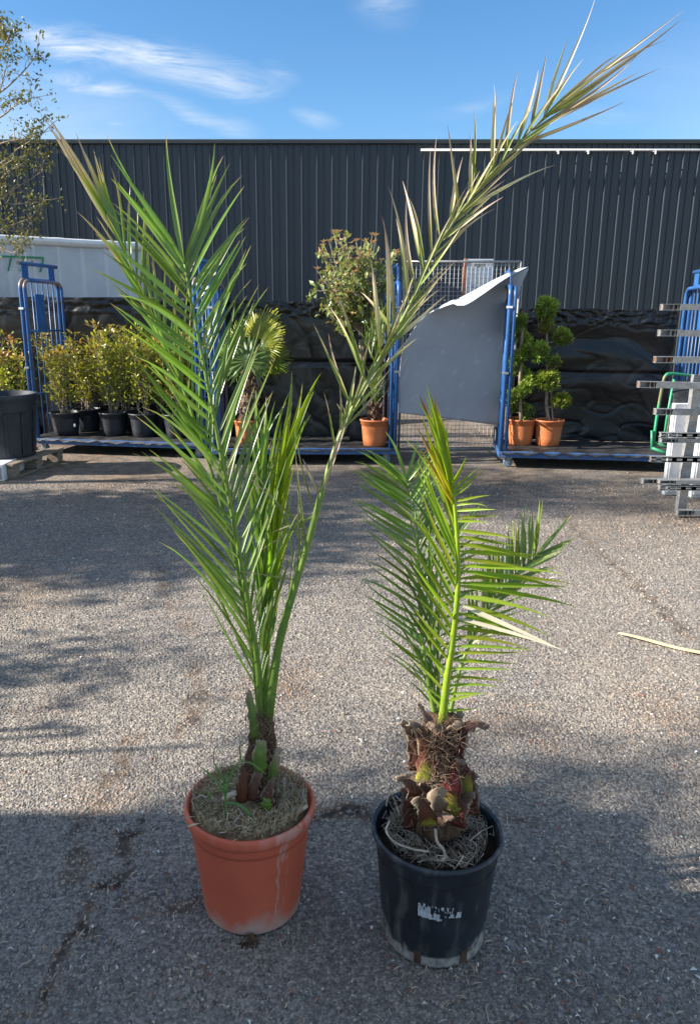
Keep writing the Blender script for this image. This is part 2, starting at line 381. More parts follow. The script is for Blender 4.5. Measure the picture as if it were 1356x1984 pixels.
# ------------------------------------------------------------------ ground
def asphalt_material():
    m = bpy.data.materials.new('asphalt')
    t, n, l = nodes_of(m)
    b = n['Principled BSDF']
    b.inputs['Roughness'].default_value = .82; b.inputs['Specular IOR Level'].default_value = .3
    tc = n.new('ShaderNodeTexCoord')
    vo = n.new('ShaderNodeTexVoronoi'); vo.inputs['Scale'].default_value = 105
    l.new(tc.outputs['Object'], vo.inputs['Vector'])
    r1 = n.new('ShaderNodeValToRGB')
    e = r1.color_ramp.elements
    e[0].position, e[0].color = 0, col((.15, .135, .117)); e[1].position, e[1].color = 1, col((.46, .405, .34))
    x = e.new(.5); x.color = col((.28, .252, .218))
    sp = n.new('ShaderNodeSeparateColor'); l.new(vo.outputs['Color'], sp.inputs[0]); l.new(sp.outputs[0], r1.inputs[0])
    # dark binder between the stones
    r2 = n.new('ShaderNodeMapRange'); r2.inputs['From Min'].default_value, r2.inputs['From Max'].default_value = .35, .75
    r2.inputs['To Min'].default_value, r2.inputs['To Max'].default_value = 1.0, .6
    l.new(vo.outputs['Distance'], r2.inputs['Value'])
    hs = n.new('ShaderNodeHueSaturation'); l.new(r1.outputs[0], hs.inputs['Color']); l.new(r2.outputs[0], hs.inputs['Value'])
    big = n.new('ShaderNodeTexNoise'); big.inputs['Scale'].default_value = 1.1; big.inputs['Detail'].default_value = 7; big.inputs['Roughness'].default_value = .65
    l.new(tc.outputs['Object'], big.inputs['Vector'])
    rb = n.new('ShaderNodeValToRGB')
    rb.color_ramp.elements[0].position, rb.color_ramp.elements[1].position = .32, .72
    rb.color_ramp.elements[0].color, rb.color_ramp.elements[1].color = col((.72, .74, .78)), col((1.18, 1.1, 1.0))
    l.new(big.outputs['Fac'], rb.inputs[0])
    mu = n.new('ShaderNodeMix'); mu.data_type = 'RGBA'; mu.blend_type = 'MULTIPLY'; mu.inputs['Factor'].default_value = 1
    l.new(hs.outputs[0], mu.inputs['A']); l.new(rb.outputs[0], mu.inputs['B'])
    at = n.new('ShaderNodeAttribute'); at.attribute_name = 'a'
    nd = n.new('ShaderNodeTexNoise'); nd.inputs['Scale'].default_value = 55; nd.inputs['Detail'].default_value = 5
    l.new(tc.outputs['Object'], nd.inputs['Vector'])
    mm = n.new('ShaderNodeMath'); mm.operation = 'MULTIPLY'; l.new(at.outputs['Fac'], mm.inputs[0])
    rr = n.new('ShaderNodeMapRange'); rr.inputs['From Min'].default_value, rr.inputs['From Max'].default_value = .30, .52
    l.new(nd.outputs['Fac'], rr.inputs['Value']); l.new(rr.outputs[0], mm.inputs[1]); mm.use_clamp = True
    mx = n.new('ShaderNodeMix'); mx.data_type = 'RGBA'
    l.new(mm.outputs[0], mx.inputs['Factor']); l.new(mu.outputs['Result'], mx.inputs['A'])
    rd = n.new('ShaderNodeValToRGB'); rd.color_ramp.elements[0].color, rd.color_ramp.elements[1].color = col((.06, .042, .03)), col((.25, .165, .10))
    rd.color_ramp.elements[0].position, rd.color_ramp.elements[1].position = .35, .65
    nd2 = n.new('ShaderNodeTexNoise'); nd2.inputs['Scale'].default_value = 9; l.new(tc.outputs['Object'], nd2.inputs['Vector'])
    l.new(nd2.outputs['Fac'], rd.inputs[0]); l.new(rd.outputs[0], mx.inputs['B'])
    ac = n.new('ShaderNodeAttribute'); ac.attribute_name = 'c'
    mk = n.new('ShaderNodeMath'); mk.operation = 'MULTIPLY'; mk.use_clamp = True; l.new(ac.outputs['Fac'], mk.inputs[0]); l.new(rr.outputs[0], mk.inputs[1])
    mc = n.new('ShaderNodeMix'); mc.data_type = 'RGBA'; l.new(mk.outputs[0], mc.inputs['Factor']); l.new(mx.outputs['Result'], mc.inputs['A']); mc.inputs['B'].default_value = (.035, .026, .019, 1)
    l.new(mc.outputs['Result'], b.inputs['Base Color'])
    iv = n.new('ShaderNodeMath'); iv.operation = 'SUBTRACT'; iv.inputs[0].default_value = 1; l.new(vo.outputs['Distance'], iv.inputs[1])
    bp = n.new('ShaderNodeBump'); bp.inputs['Strength'].default_value = .55; bp.inputs['Distance'].default_value = .006
    l.new(iv.outputs[0], bp.inputs['Height']); l.new(bp.outputs[0], b.inputs['Normal'])
    return m
def chip_material():
    m = bpy.data.materials.new('stone_chip')
    t, n, l = nodes_of(m)
    b = n['Principled BSDF']; b.inputs['Roughness'].default_value = .7; b.inputs['Specular IOR Level'].default_value = .35
    at = n.new('ShaderNodeAttribute'); at.attribute_name = 'a'
    r = n.new('ShaderNodeValToRGB'); e = r.color_ramp.elements
    e[0].position, e[0].color = 0, col((.105, .094, .080)); e[1].position, e[1].color = 1, col((.62, .53, .42))
    for p, c in ((.3, (.192, .170, .145)), (.6, (.295, .260, .217)), (.82, (.40, .35, .28)), (.93, (.36, .21, .12))):
        x = e.new(p); x.color = col(c)
    l.new(at.outputs['Fac'], r.inputs[0]); l.new(r.outputs[0], b.inputs['Base Color'])
    return m
M['asphalt'] = asphalt_material()
M['chip'] = chip_material()

# dirty cracks, stains and a painted shadow blotch, as ground polylines traced where they lie
def gl(*px): return np.array([[G(x, y).x, G(x, y).y] for x, y in px])
CRACKS_AND_SHADE = [(gl((265, 1590), (250, 1640), (235, 1690), (205, 1720), (180, 1755), (150, 1790), (130, 1840), (122, 1880), (60, 1960)), .013, 1.0),
          (gl((255, 1420), (220, 1520), (185, 1560), (150, 1600), (140, 1640), (160, 1700)), .012, .75),
          (gl((240, 1730), (300, 1770), (345, 1765), (400, 1735)), .009, .8),
          (gl((1090, 1000), (1150, 1060), (1220, 1120), (1270, 1170), (1330, 1230)), .02, .7),
          (gl((380, 1290), (385, 1330), (375, 1380), (350, 1420)), .02, .75),
          (gl((540, 1300), (450, 1340), (400, 1370)), .01, .5),
          (gl((300, 1080), (320, 1160), (380, 1230)), .02, .5),
          (gl((640, 1575), (700, 1578)), .022, 1.0), (gl((980, 1590), (1030, 1585)), .02, .8),  # last one paints the shadow blotch right of the black pot
          (gl((880, 900), (960, 925), (1080, 960)), .04, .5)]
STAINS = [(G(550, 1330), .13, .85), (G(60, 1150), .25, .7), (G(20, 1130), .2, .8), (G(200, 1550), .1, .55), (G(90, 1370), .1, .3), (G(1180, 950), .5, .7),
          (G(1000, 935), .5, .55), (G(700, 925), .6, .4), (G(1330, 1010), .35, .9), (G(1290, 1380), .14, .55), (G(1000, 1400), .12, .5), (G(300, 905), .5, .35),
          (G(950, 1395), .1, .5), (G(1060, 1440), .08, .5), (G(180, 985), .25, .5)]
def dirt_shade_at(X, Y, crack=False):
    d = np.zeros_like(X)
    wx = X + .02 * np.sin(Y * 31 + X * 17) + .012 * np.sin(X * 67 + 1.3) + .01 * np.sin(Y * 83 + X * 41)
    wy = Y + .02 * np.sin(X * 29 + 2) + .012 * np.sin(Y * 71 + .4)
    for pl, w, g in CRACKS_AND_SHADE:
        w = w * 1.5
        for a, b in zip(pl, pl[1:]):
            ab = b - a
            t = np.clip(((wx - a[0]) * ab[0] + (wy - a[1]) * ab[1]) / (ab @ ab), 0, 1)
            dist = np.hypot(wx - a[0] - t * ab[0], wy - a[1] - t * ab[1])
            d = np.maximum(d, g * np.exp(-(dist / w) ** 2))
    dc = d
    for c, r, g in STAINS:
        dist = np.hypot(wx - c.x, (wy - c.y) * .8)
        d = np.maximum(d, .95 * g * np.exp(-(dist / r) ** 2))
    far = np.clip((Y - 3.6) / 3.0, 0, 1)  # far yard browner: dust plus its shadow bands, painted in as dirt
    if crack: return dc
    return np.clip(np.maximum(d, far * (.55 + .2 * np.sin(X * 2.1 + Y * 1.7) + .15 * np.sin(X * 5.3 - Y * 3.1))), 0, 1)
def axis(dense0, dense1, step, far):
    a = list(np.arange(dense0, dense1, step))
    s, x = step, dense0
    lo, hi = [], []
    while x > -far:
        s *= 1.35; x -= s; lo.append(x)
    s, x = step, dense1
    while x < far:
        s *= 1.35; x += s; hi.append(x)
    return np.array(lo[::-1] + a + hi)
gx, gy = axis(-2.0, 2.8, .02, 300), axis(.9, 6.5, .02, 300)
GX, GY = np.meshgrid(gx, gy)
ga = dirt_shade_at(GX, GY)
me = bpy.data.meshes.new('ground')
vs = np.stack([GX.ravel(), GY.ravel(), np.zeros(GX.size)], 1)
nx, ny = len(gx), len(gy)
ii = (np.arange(ny - 1)[:, None] * nx + np.arange(nx - 1)[None]).ravel()
me.from_pydata(vs, [], np.stack([ii, ii + 1, ii + nx + 1, ii + nx], 1))
at = me.attributes.new('a', 'FLOAT', 'POINT'); at.data.foreach_set('value', ga.ravel().astype(np.float32))
at = me.attributes.new('c', 'FLOAT', 'POINT'); at.data.foreach_set('value', (dirt_shade_at(GX, GY, True) ** 2).ravel().astype(np.float32))
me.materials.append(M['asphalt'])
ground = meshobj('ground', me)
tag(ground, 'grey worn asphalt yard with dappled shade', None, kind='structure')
ground['category'] = 'ground'

# loose and embedded stone chips of the near asphalt
def chips(n):
    u = rng.random(n)
    D = .95 + (6.5 - .95) * u ** 1.9
    X = (-.47 + 1.02 * rng.random(n)) * (D * .97 + .36) * 1.02
    s = rng.uniform(.0024, .0054, n) * (1 + .25 * np.clip(D - 2, 0, 3))
    big = rng.random(n) < .04; s[big] *= 1.35
    yaw = rng.uniform(0, 2 * np.pi, n)
    asp = rng.uniform(.55, 1, n)
    hgt = rng.uniform(.28, .58, n)
    k = 6
    V = np.zeros((n, 2 * k + 1, 3), np.float32)
    for j in range(k):
        th = 2 * np.pi * j / k + rng.uniform(-.3, .3, n)
        rr = s * rng.uniform(.75, 1.1, n)
        lx, ly = rr * np.cos(th), rr * np.sin(th) * asp
        c_, s_ = np.cos(yaw), np.sin(yaw)
        V[:, j, 0] = X + lx * c_ - ly * s_; V[:, j, 1] = D + lx * s_ + ly * c_; V[:, j, 2] = -.001
        q = rng.uniform(.55, .8, n)
        V[:, k + j, 0] = X + q * (lx * c_ - ly * s_); V[:, k + j, 1] = D + q * (lx * s_ + ly * c_); V[:, k + j, 2] = s * hgt * rng.uniform(.7, 1.15, n)
    V[:, 2 * k, 0] = X + rng.normal(0, .0008, n); V[:, 2 * k, 1] = D + rng.normal(0, .0008, n); V[:, 2 * k, 2] = s * hgt * 1.1
    F = []
    for j in range(k):
        j2 = (j + 1) % k
        F += [(j, j2, k + j2), (j, k + j2, k + j), (k + j, k + j2, 2 * k)]
    F = np.array(F)
    faces = (np.arange(n)[:, None, None] * (2 * k + 1) + F[None]).reshape(-1, 3)
    m = bpy.data.meshes.new('stone_chips')
    m.vertices.add(n * (2 * k + 1)); m.vertices.foreach_set('co', V.reshape(-1))
    m.loops.add(faces.size); m.loops.foreach_set('vertex_index', faces.reshape(-1).astype(np.int32))
    m.polygons.add(len(faces)); m.polygons.foreach_set('loop_start', (np.arange(len(faces)) * 3).astype(np.int32))
    m.update(calc_edges=True)
    d = dirt_shade_at(X, D)
    V[rng.random(n) < .9 * dirt_shade_at(X, D, True), :, 2] -= .02
    m.vertices.foreach_set('co', V.reshape(-1)); m.update()
    tone = np.clip((.06 + rng.beta(2.0, 2.3, n) * .82) - .22 * np.clip((D - 3) / 3, 0, 1), 0, .9)  # far chips darkened to follow the painted shade
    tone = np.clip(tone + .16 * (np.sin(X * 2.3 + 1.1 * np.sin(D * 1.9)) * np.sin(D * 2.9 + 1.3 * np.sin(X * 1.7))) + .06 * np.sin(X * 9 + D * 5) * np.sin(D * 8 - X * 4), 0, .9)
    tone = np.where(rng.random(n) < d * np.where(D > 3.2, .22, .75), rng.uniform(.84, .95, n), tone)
    tone = np.where(rng.random(n) < .012, 1.0, tone)
    a = m.attributes.new('a', 'FLOAT', 'POINT'); a.data.foreach_set('value', np.repeat(tone, 2 * k + 1).astype(np.float32))
    m.materials.append(M['chip'])
    return m
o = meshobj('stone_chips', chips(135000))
tag(o, 'fine stone chips bedded in the near asphalt', 'gravel', kind='stuff')

# straw, bark and leaf crumbs strewn over the yard
lb = MB()
def crumb(p, L, W, yaw, tone, up=.002):
    d = Vector((math.cos(yaw), math.sin(yaw), random.uniform(-.12, .25))); s_ = Vector((-math.sin(yaw), math.cos(yaw), random.uniform(-.3, .3)))
    q = p + Vector((0, 0, .005 + up)); bend = s_ * L * random.gauss(0, .05)
    i = len(lb.v)
    for a, w in ((-.5, .4), (0, 1), (.5, .35)):
        c = q + d * L * a + bend * (1 - (2 * a) ** 2) + Vector((0, 0, .004 * (1 - abs(2 * a))))
        lb.vert(c - s_ * W * w * .5, tone); lb.vert(c + s_ * W * w * .5, tone)
    lb.f += [(i, i+1, i+3, i+2), (i+2, i+3, i+5, i+4)]
for k in range(1500):
    y = 880 + 1110 * random.random() ** .75; x = random.uniform(-40, 1400)
    if random.random() < .35: x = random.uniform(760, 1400)
    g = G(x, y); sc = .76 + .17 * g.y
    r = random.random()
    if r < .62: crumb(g, random.uniform(.010, .026) * sc, random.uniform(.0016, .004) * sc, random.uniform(0, 6.3), random.uniform(0, .5) if random.random() < .93 else 1)
    elif r < .93: crumb(g, random.uniform(.006, .014) * sc, random.uniform(.004, .009) * sc, random.uniform(0, 6.3), random.choice((.6, .6, .7, .8, .3, 1)))
    else: crumb(g, random.uniform(.02, .05) * sc, random.uniform(.001, .0022) * sc, random.uniform(0, 6.3), random.uniform(0, .35))
tag(lb.build('litter', M['litter']), 'straw, bark and dry leaf crumbs strewn over asphalt', 'litter', kind='stuff')

# the long dry stick
sb = MB()
a, b = G(1197, 1232), G(1420, 1285)
dr = (b - a).normalized(); sdv = Vector((-dr.y, dr.x, 0))
def stick(u, v):
    w = .002 + .010 * min(1, u * 5)
    return a + (b - a) * u + sdv * (v - .5) * 2 * w + Vector((0, 0, .011 + .006 * math.sin(math.pi * v) + .003 * math.sin(u * 9)))
sb.grid(stick, 16, 4)
tag(sb.build('dry_stick', M['cane'], smooth=True, solid=.004), 'pale split dry palm stalk lying alone on asphalt at right edge', 'stick')

# ------------------------------------------------------------------ warehouse
WY = 13.0
zt = P(678, 271, WY).z
wh = thing('warehouse', 'long dark grey warehouse wall of ribbed metal cladding', 'building', (0, WY, 0))
pw = .2445                                           # one cladding panel: a tall rib and a low rib
prof = [(0, 0), (.014, -.036), (.028, -.036), (.033, 0), (.118, 0), (.126, -.018), (.138, -.018), (.142, 0), (pw, 0)]
pm = MB()
for z in (0, zt - .06):
    for x, y in prof: pm.vert((x, y, z))
k = len(prof)
pm.f = [(i, i + 1, k + i + 1, k + i) for i in range(k - 1)]
pme = None
for i in range(-32, 40):
    if pme is None:
        o = pm.build('cladding_panel', M['cladding']); pme = o.data
        o.parent = wh; ORIGIN[o.name] = ORIGIN[wh.name]
    else:
        o = meshobj('cladding_panel', pme, wh)
    o.location = (i * pw, 0, 0)
MB().box((-7.9, WY - .06, zt - .065), (9.9, WY + .3, zt)).build('roof_flashing', M['cladding_cap'], wh, bevel=.01)
MB().box((-7.85, WY + .02, 0), (9.85, WY + 10, zt - .07)).build('wall_core', M['cladding_cap'], wh)
MB().box((-7.85, WY - .05, 0), (9.85, WY + .02, .12)).build('base_rail', M['cladding_cap'], wh)
rz = P(1000, 290.5, WY - .1)
pr = thing('white_conduit', 'thin white conduit running along top of warehouse wall on the right', 'pipe', (P(815, 290, WY - .1).x, WY - .1, rz.z))
MB().tube([P(815, 290.5, WY - .1), Vector((9.5, WY - .1, rz.z))], .016, 8).build('pipe', M['white'], pr, smooth=True)
for x in (1081, 1139, 1225, 1269):
    q = P(x, 291, WY - .1)
    MB().tube([q + Vector((0, .1, 0)), q + Vector((0, -.02, -.005)), q + Vector((0, -.02, -.06))], .014, 6).build('bracket', M['white'], pr)

# ------------------------------------------------------------------ black film hung behind the trolleys
def crease(p):                         # sharp fold lines
    return max(0.0, 1 - 6.0 * abs(noise.noise(Vector(p)))) ** 1.3
def film(x0, x1, D0, D1, ytop0, ytop1, zbot, seed, label, seam=None, nu=90, nv=60, amp=.05, top_roll=True, drape='v'):
    a, b = P(x0, ytop0, D0), P(x1, ytop1, D1)
    m = MB()
    def f(u, v):
        top = a.lerp(b, u)
        z = zbot + (top.z - zbot) * v + (.012 * fbm((u * 6, seed, 0)) if v > .95 else 0)
        p = Vector((top.x, top.y, z))
        if drape == 'v':
            r2 = fbm((u * 8 + v * 1.6, v * 1.5 - u * 1.2 + seed, seed + 3), 1, 3)
            w = amp * fbm((u * 4 + .25 * v * 3, v * 1.2 + seed, seed), 1, 3) + .2 * amp * r2 + .28 * amp * crease((u * 7 + v * 2.5, v * 2.6 - u * 3, seed)) + .10 * amp * crease((u * 13 - v * 5, v * 6 + u * 8, seed + 4))
        else:
            sag = v - .20 * math.sin(u * math.pi * .9) - .06 * u + .05 * fbm((u * 2, v * 2, seed))
            r1, r2 = fbm((u * .8 + seed, sag * 3.6, seed), 1, 2), fbm((u * 2.6 - sag * 1.5, sag * 4 + u * 1.2, seed + 5), 1, 2)
            w = amp * 1.7 * r1 + .18 * amp * r2 + .20 * amp * crease((u * 3.4 + sag * 3.0, sag * 8 - u * 1.5, seed)) + .07 * amp * crease((u * 8 - sag * 7, sag * 14 + u * 5, seed + 4))
        if v > .88: w += .02 * fbm((u * 26, v * 40, seed + 9), 1, 3)
        if seam and abs(v - seam) < .03: w += .022 * (1 - abs(v - seam) / .03)
        p.y += w - .02
        return p
    m.grid(f, nu, nv)
    return tag(m.build('black_film', M['tarp'], smooth=True, solid=.002), label, 'tarpaulin', 'black film sheets hung behind the trolleys')
film(-160, 446, 8.95, 8.45, 575, 577, .05, 1.3, 'black plastic film hung behind the row of potted shrubs', nu=220, nv=90, amp=.028)
film(430, 775, 8.15, 8.1, 582, 586, .15, 5.1, 'black plastic film with a level seam behind the fan palm', seam=.56, nu=150, nv=100, amp=.018)
film(1000, 1312, 8.0, 7.75, 597, 600, .15, 9.4, 'loosely sagging glossy black film behind the topiary conifers', seam=.52, nu=150, nv=130, amp=.034, drape='h')

# ------------------------------------------------------------------ white banner with green lettering
bl, br = P(-120, 449, 9.1), P(276, 474.5, 10.4)
ban = thing('white_banner', 'white plastic banner with green letters above the black film', 'banner', (bl.x, bl.y, 0))
bdir = (br - bl); bdir.z = 0; blen = bdir.length; bdir.normalize(); bnor = Vector((bdir.y, -bdir.x, 0))
def bpt(u, z, off=0.0):
    p = bl + bdir * (u * blen); p.z = z
    return p + bnor * off
zb_top = bl.z
m = MB()
m.grid(lambda u, v: bpt(u, .9 + (zb_top - .06 - .9) * v, .012 * fbm((u * 7, v * 3, 2.2), 1, 3) + .016 * math.exp(-((u * 8.2 % 1 - .5) / .035) ** 2)), 120, 30,
       lambda u, v: .7 * math.exp(-((u * 8.2 % 1 - .5) / .05) ** 2))
m.build('sheet', M['banner'], ban, smooth=True, solid=.003)
m = MB()
m.grid(lambda u, v: bpt(u, zb_top - .045 + .05 * math.sin(2 * math.pi * v) + .006 * fbm((u * 12, 0, 7)), .05 * math.cos(2 * math.pi * v) + .02), 60, 12)
m.build('top_roll', M['white'], ban, smooth=True)
m = MB()
for k in (0, 1):
    p = bpt(.02 + .95 * k, 0, -.06)
    m.tube([p, p + Vector((0, 0, zb_top))], .025, 8)
m.build('post', M['steel'], ban, smooth=True)
def bstroke(mb, x0, y0, x1, y1, w=3.6):
    # a marker stroke on the banner from pixel to pixel, lying 4 mm off the sheet
    def hit(x, y):
        lo, hi = 8.5, 11.0
        for _ in range(30):
            md = (lo + hi) / 2
            q = P(x, y, md)
            if (q - bl).dot(bnor) > .032: lo = md
            else: hi = md
        return P(x, y, md)
    d = Vector((x1 - x0, y1 - y0)); d.normalize(); nn = Vector((-d.y, d.x)) * w / 2
    q = [hit(x0 + nn.x, y0 + nn.y), hit(x1 + nn.x, y1 + nn.y), hit(x1 - nn.x, y1 - nn.y), hit(x0 - nn.x, y0 - nn.y)]
    i = len(mb.v)
    for p in q: mb.vert(p)
    for p in q: mb.vert(p - bnor * .004)
    mb.f += [(i, i+1, i+2, i+3), (i+7, i+6, i+5, i+4), (i, i+4, i+5, i+1), (i+1, i+5, i+6, i+2), (i+2, i+6, i+7, i+3), (i+3, i+7, i+4, i)]
m = MB(); bstroke(m, 2, 496.5, 38, 497.5); bstroke(m, 22.5, 499.6, 17, 525); m.build('letter', M['green_ink'], ban)
m = MB(); bstroke(m, 41, 497.6, 86, 499.5); bstroke(m, 85, 501.6, 79, 527); bstroke(m, 46, 499.8, 41, 526); bstroke(m, 48.5, 512, 80.2, 513.2); m.build('letter', M['green_ink'], ban)

# ------------------------------------------------------------------ blue trolleys
def trolley(label, ox, oy, ang, L, W, h, hh, plate_at, mat_seed, skip_left=False, double=True):
    ca, sa = math.cos(ang), math.sin(ang)
    def T(p): return Vector((ox + p[0] * ca - p[1] * sa, oy + p[0] * sa + p[1] * ca, p[2]))
    t = thing('nursery_trolley', label, 'trolley', (ox, oy, 0), 'blue steel nursery trolleys')
    z0, z1 = .105, .165
    MB().box((0, 0, z0), (L, .04, z1), T).build('deck_beam', M['blue_worn'], t, bevel=.004)
    MB().box((0, W - .04, z0), (L, W, z1), T).build('deck_beam', M['blue_worn'], t, bevel=.004)
    for x in (0, L - .04): MB().box((x, .042, z0), (x + .04, W - .042, z1 - .003), T).build('deck_beam', M['blue_worn'], t, bevel=.004)
    MB().box((.042, .042, z1 - .03), (L - .042, W - .042, z1 - .004), T).build('deck', M['mat'], t)
    m = MB()
    def f(u, v):
        edge = max(0, .07 - v) / .07
        p = Vector((.015 + u * (L - .03), -.012 + v * (W - .03), z1 + .007 + .010 * max(0, fbm((u * 13, v * 5, mat_seed), 1, 3) + .2)))
        p.z -= .030 * edge * (1 + .8 * fbm((u * 17, 0, mat_seed)))
        p.y -= .01 * edge * (1 + fbm((u * 9, 4, mat_seed)))
        return T(p)
    m.grid(f, 80, 26); m.build('deck_mat', M['mat'], t, smooth=True, solid=.003)
    for cx in (.1, L - .1):
        for cy in (.09, W - .09):
            m = MB().box((cx - .03, cy - .028, .085), (cx + .03, cy + .028, z0 - .001), T)
            for s in (-.024, .020): m.box((cx - .018, cy + s, .04), (cx + .018, cy + s + .004, .0845), T)
            c = m.build('castor', M['steel'], t)
            w = MB(); q = T((cx, cy, .047)); ax = Vector((-sa, ca, 0))
            w.tube([q - ax * .016, q - ax * .010, q + ax * .010, q + ax * .016], [.036, .046, .046, .036], 18)
            w.build('wheel', M['rubber'], c, smooth=False)
    for side, x in enumerate((0.02, L - .02)):
        s = 1 if side == 0 else -1
        rr = .02
        def loop(dx, top, r, rad, name, par):
            pts = [(x + dx, .02, z1 - .02 if par is t else .4), (x + dx, .02, top - r)]
            for k in range(1, 7): pts.append((x + dx, .02 + r - r * math.cos(k * R(15)), top - r + r * math.sin(k * R(15))))
            for k in range(0, 7): pts.append((x + dx, W - .02 - r + r * math.sin(k * R(15)), top - r + r * math.cos(k * R(15))))
            pts.append((x + dx, W - .02, z1 - .02))
            m = MB()
            av = [(.75 if fbm((q[2] * 3.3, q[1] * 5, mat_seed + dx), 1, 3) > .38 else 0) for q in pts]
            return m.tube([T(q) for q in pts], rad, 10, a=av).build(name, M['blue'], par, smooth=True)
        fr = loop(0, h, .09, rr, 'end_frame', t)
        if double: loop(s * .046, h - .012, .085, .017, 'inner_frame', t)
        for zc_ in (.62, 1.28):
            MB().tube([T((x, .03, zc_)), T((x, W - .03, zc_))], .010, 8).build('cross_rail', M['blue'], fr, smooth=True)
        for k in range(1, 7):
            yb = .02 + (W - .04) * k / 7
            MB().tube([T((x, yb, z1 - .01)), T((x, yb, h - .01))], .007, 6).build('bar', M['blue'], fr, smooth=True)
        # name plate between two bars and the raised handle on top
        MB().box((x - .006, W * .36, 1.26), (x + .006, W * .58, 1.66 if h > 1.7 else 1.56), T).build('plate', M['blue'], fr, bevel=.003)
        for yb in (.07, W - .19):
            MB().box((x - .006, yb, h + .014), (x + .006, yb + .12, h + hh), T).build('handle_bracket', M['blue'], fr, bevel=.003)
        MB().tube([T((x, .03, h + hh)), T((x, W - .03, h + hh))], .019, 10).build('handle_bar', M['blue'], fr, smooth=True)
        for yb in (.028, W - .028):
            e = -1 if yb < .1 else 1
            MB().tube([T((x, yb, h + hh)), T((x, yb + e * .008, h + hh))], .0205, 10).build('end_cap', M['black_rubber'], fr)
        for zc_ in (.9, 1.5):
            MB().box((x - .026, .0 - .004, zc_), (x + .026, .044, zc_ + .02), T).build('clamp', M['white'] if zc_ > 1 and side == 0 else M['steel'], fr)
    return T
T1 = trolley('blue trolley loaded with potted shrubs beside the wooden pallet', -3.05, 7.95, R(-11), 1.95, .78, 1.80, .16, .4, 2.0)
T2 = trolley('blue trolley carrying the fan palm and round headed tree', -1.02, 7.28, R(0), 1.82, .76, 1.74, .16, .4, 4.0)
T3 = trolley('blue trolley carrying the two topiary conifers', 1.765, 7.12, R(-9), 1.82, .76, 1.70, .14, .4, 6.0)

# ------------------------------------------------------------------ wire mesh panel, board and grey sheet between the trolleys
MD = 7.78
ml, mr_, = P(772, 870, MD), P(974, 870, MD)
mtz = P(880, 507, MD).z
mp_ = thing('wire_mesh_panel', 'galvanised wire mesh panel standing between two blue trolleys', 'fence panel', ((ml.x + mr_.x) / 2, MD, 0))
x0, x1, zb, zt2 = ml.x, mr_.x + .06, max(.02, ml.z), mtz
for x in (x0, x1): MB().tube([(x, MD, 0), (x, MD, zt2)], .013, 8).build('frame_post', M['steel'], mp_, smooth=True)
for z in (zt2, zb): MB().tube([(x0, MD, z), (x1, MD, z)], .012, 8).build('frame_rail', M['steel'], mp_, smooth=True)
m = MB()
k = 0
x = x0 + .042
while x < x1 - .01:
    m.tube([(x, MD - .003, zb), (x, MD - .003, zt2)], .0022, 4, False); x += .042
z = zb + .042
while z < zt2 - .01:
    m.tube([(x0, MD + .003, z), (x1, MD + .003, z)], .0022, 4, False); z += .042
tag(m.build('wire_grid', M['wire'], mp_), kind='stuff')

bd = 7.80
q0, q1 = P(902, 501, bd), P(956, 505, bd)
bo = thing('white_board', 'narrow white board with orange edge and black lettering behind mesh', 'board', (q0.x, bd, 0))
m = MB()
c = [Vector((q0.x, bd, q0.z)), Vector((q1.x, bd, q1.z))]
m.box((q0.x + .012, bd, .75), (q1.x, bd + .03, q0.z - .004)); m.build('panel', M['white_dirty'], bo, bevel=.003)
MB().box((q0.x - .012, bd - .004, .75), (q0.x + .011, bd + .034, q0.z)).build('edging', M['orange_edge'], bo, bevel=.002)
def letters(par, txt, x, z, y, hgt, mat, gap=1.0):
    S = {'P': [(0, 0, 0, 1), (0, 1, .6, 1), (.6, 1, .6, .5), (.6, .5, 0, .5)], 'O': [(0, 0, 0, 1), (0, 1, .6, 1), (.6, 1, .6, 0), (.6, 0, 0, 0)],
         'R': [(0, 0, 0, 1), (0, 1, .6, 1), (.6, 1, .6, .5), (.6, .5, 0, .5), (.2, .5, .6, 0)], 'T': [(.3, 0, .3, 1), (0, 1, .65, 1)], 'E': [(0, 0, 0, 1), (0, 1, .55, 1), (0, .5, .45, .5), (0, 0, .55, 0)]}
    for ch in txt:
        mb = MB()
        for ax, az, bx, bz in S[ch]:
            a_, b_ = Vector((x + ax * hgt, y, z + az * hgt)), Vector((x + bx * hgt, y, z + bz * hgt))
            d = (b_ - a_).normalized() * hgt * .09; n_ = Vector((-d.z, 0, d.x))
            i = len(mb.v)
            for p in (a_ - d - n_, b_ + d - n_, b_ + d + n_, a_ - d + n_): mb.vert(p)
            y -= .0004
            mb.f.append((i, i + 1, i + 2, i + 3))
        mb.build('letter', mat, par)
        x += hgt * .88 * gap
lz = P(920, 517.5, bd).z
letters(bo, 'PORTE', P(919, 515, bd).x, lz, bd - .003, .026, M['black_ink'])
m = MB()
for a_, b_ in (((914, 553), (917, 558)), ((917, 551), (921, 560)), ((921, 557), (918, 562))):
    p, q = P(*a_, bd - .003), P(*b_, bd - .003); d = (q - p).normalized() * .004
    i = len(m.v)
    for w in (p + Vector((-d.z, 0, d.x)), q + Vector((-d.z, 0, d.x)), q - Vector((-d.z, 0, d.x)), p - Vector((-d.z, 0, d.x))): m.vert((w.x, bd - .003 - .0005 * len(m.v) / 4, w.z))
    m.f.append((i, i + 1, i + 2, i + 3))
m.build('scribble', M['blue_ink'], bo)

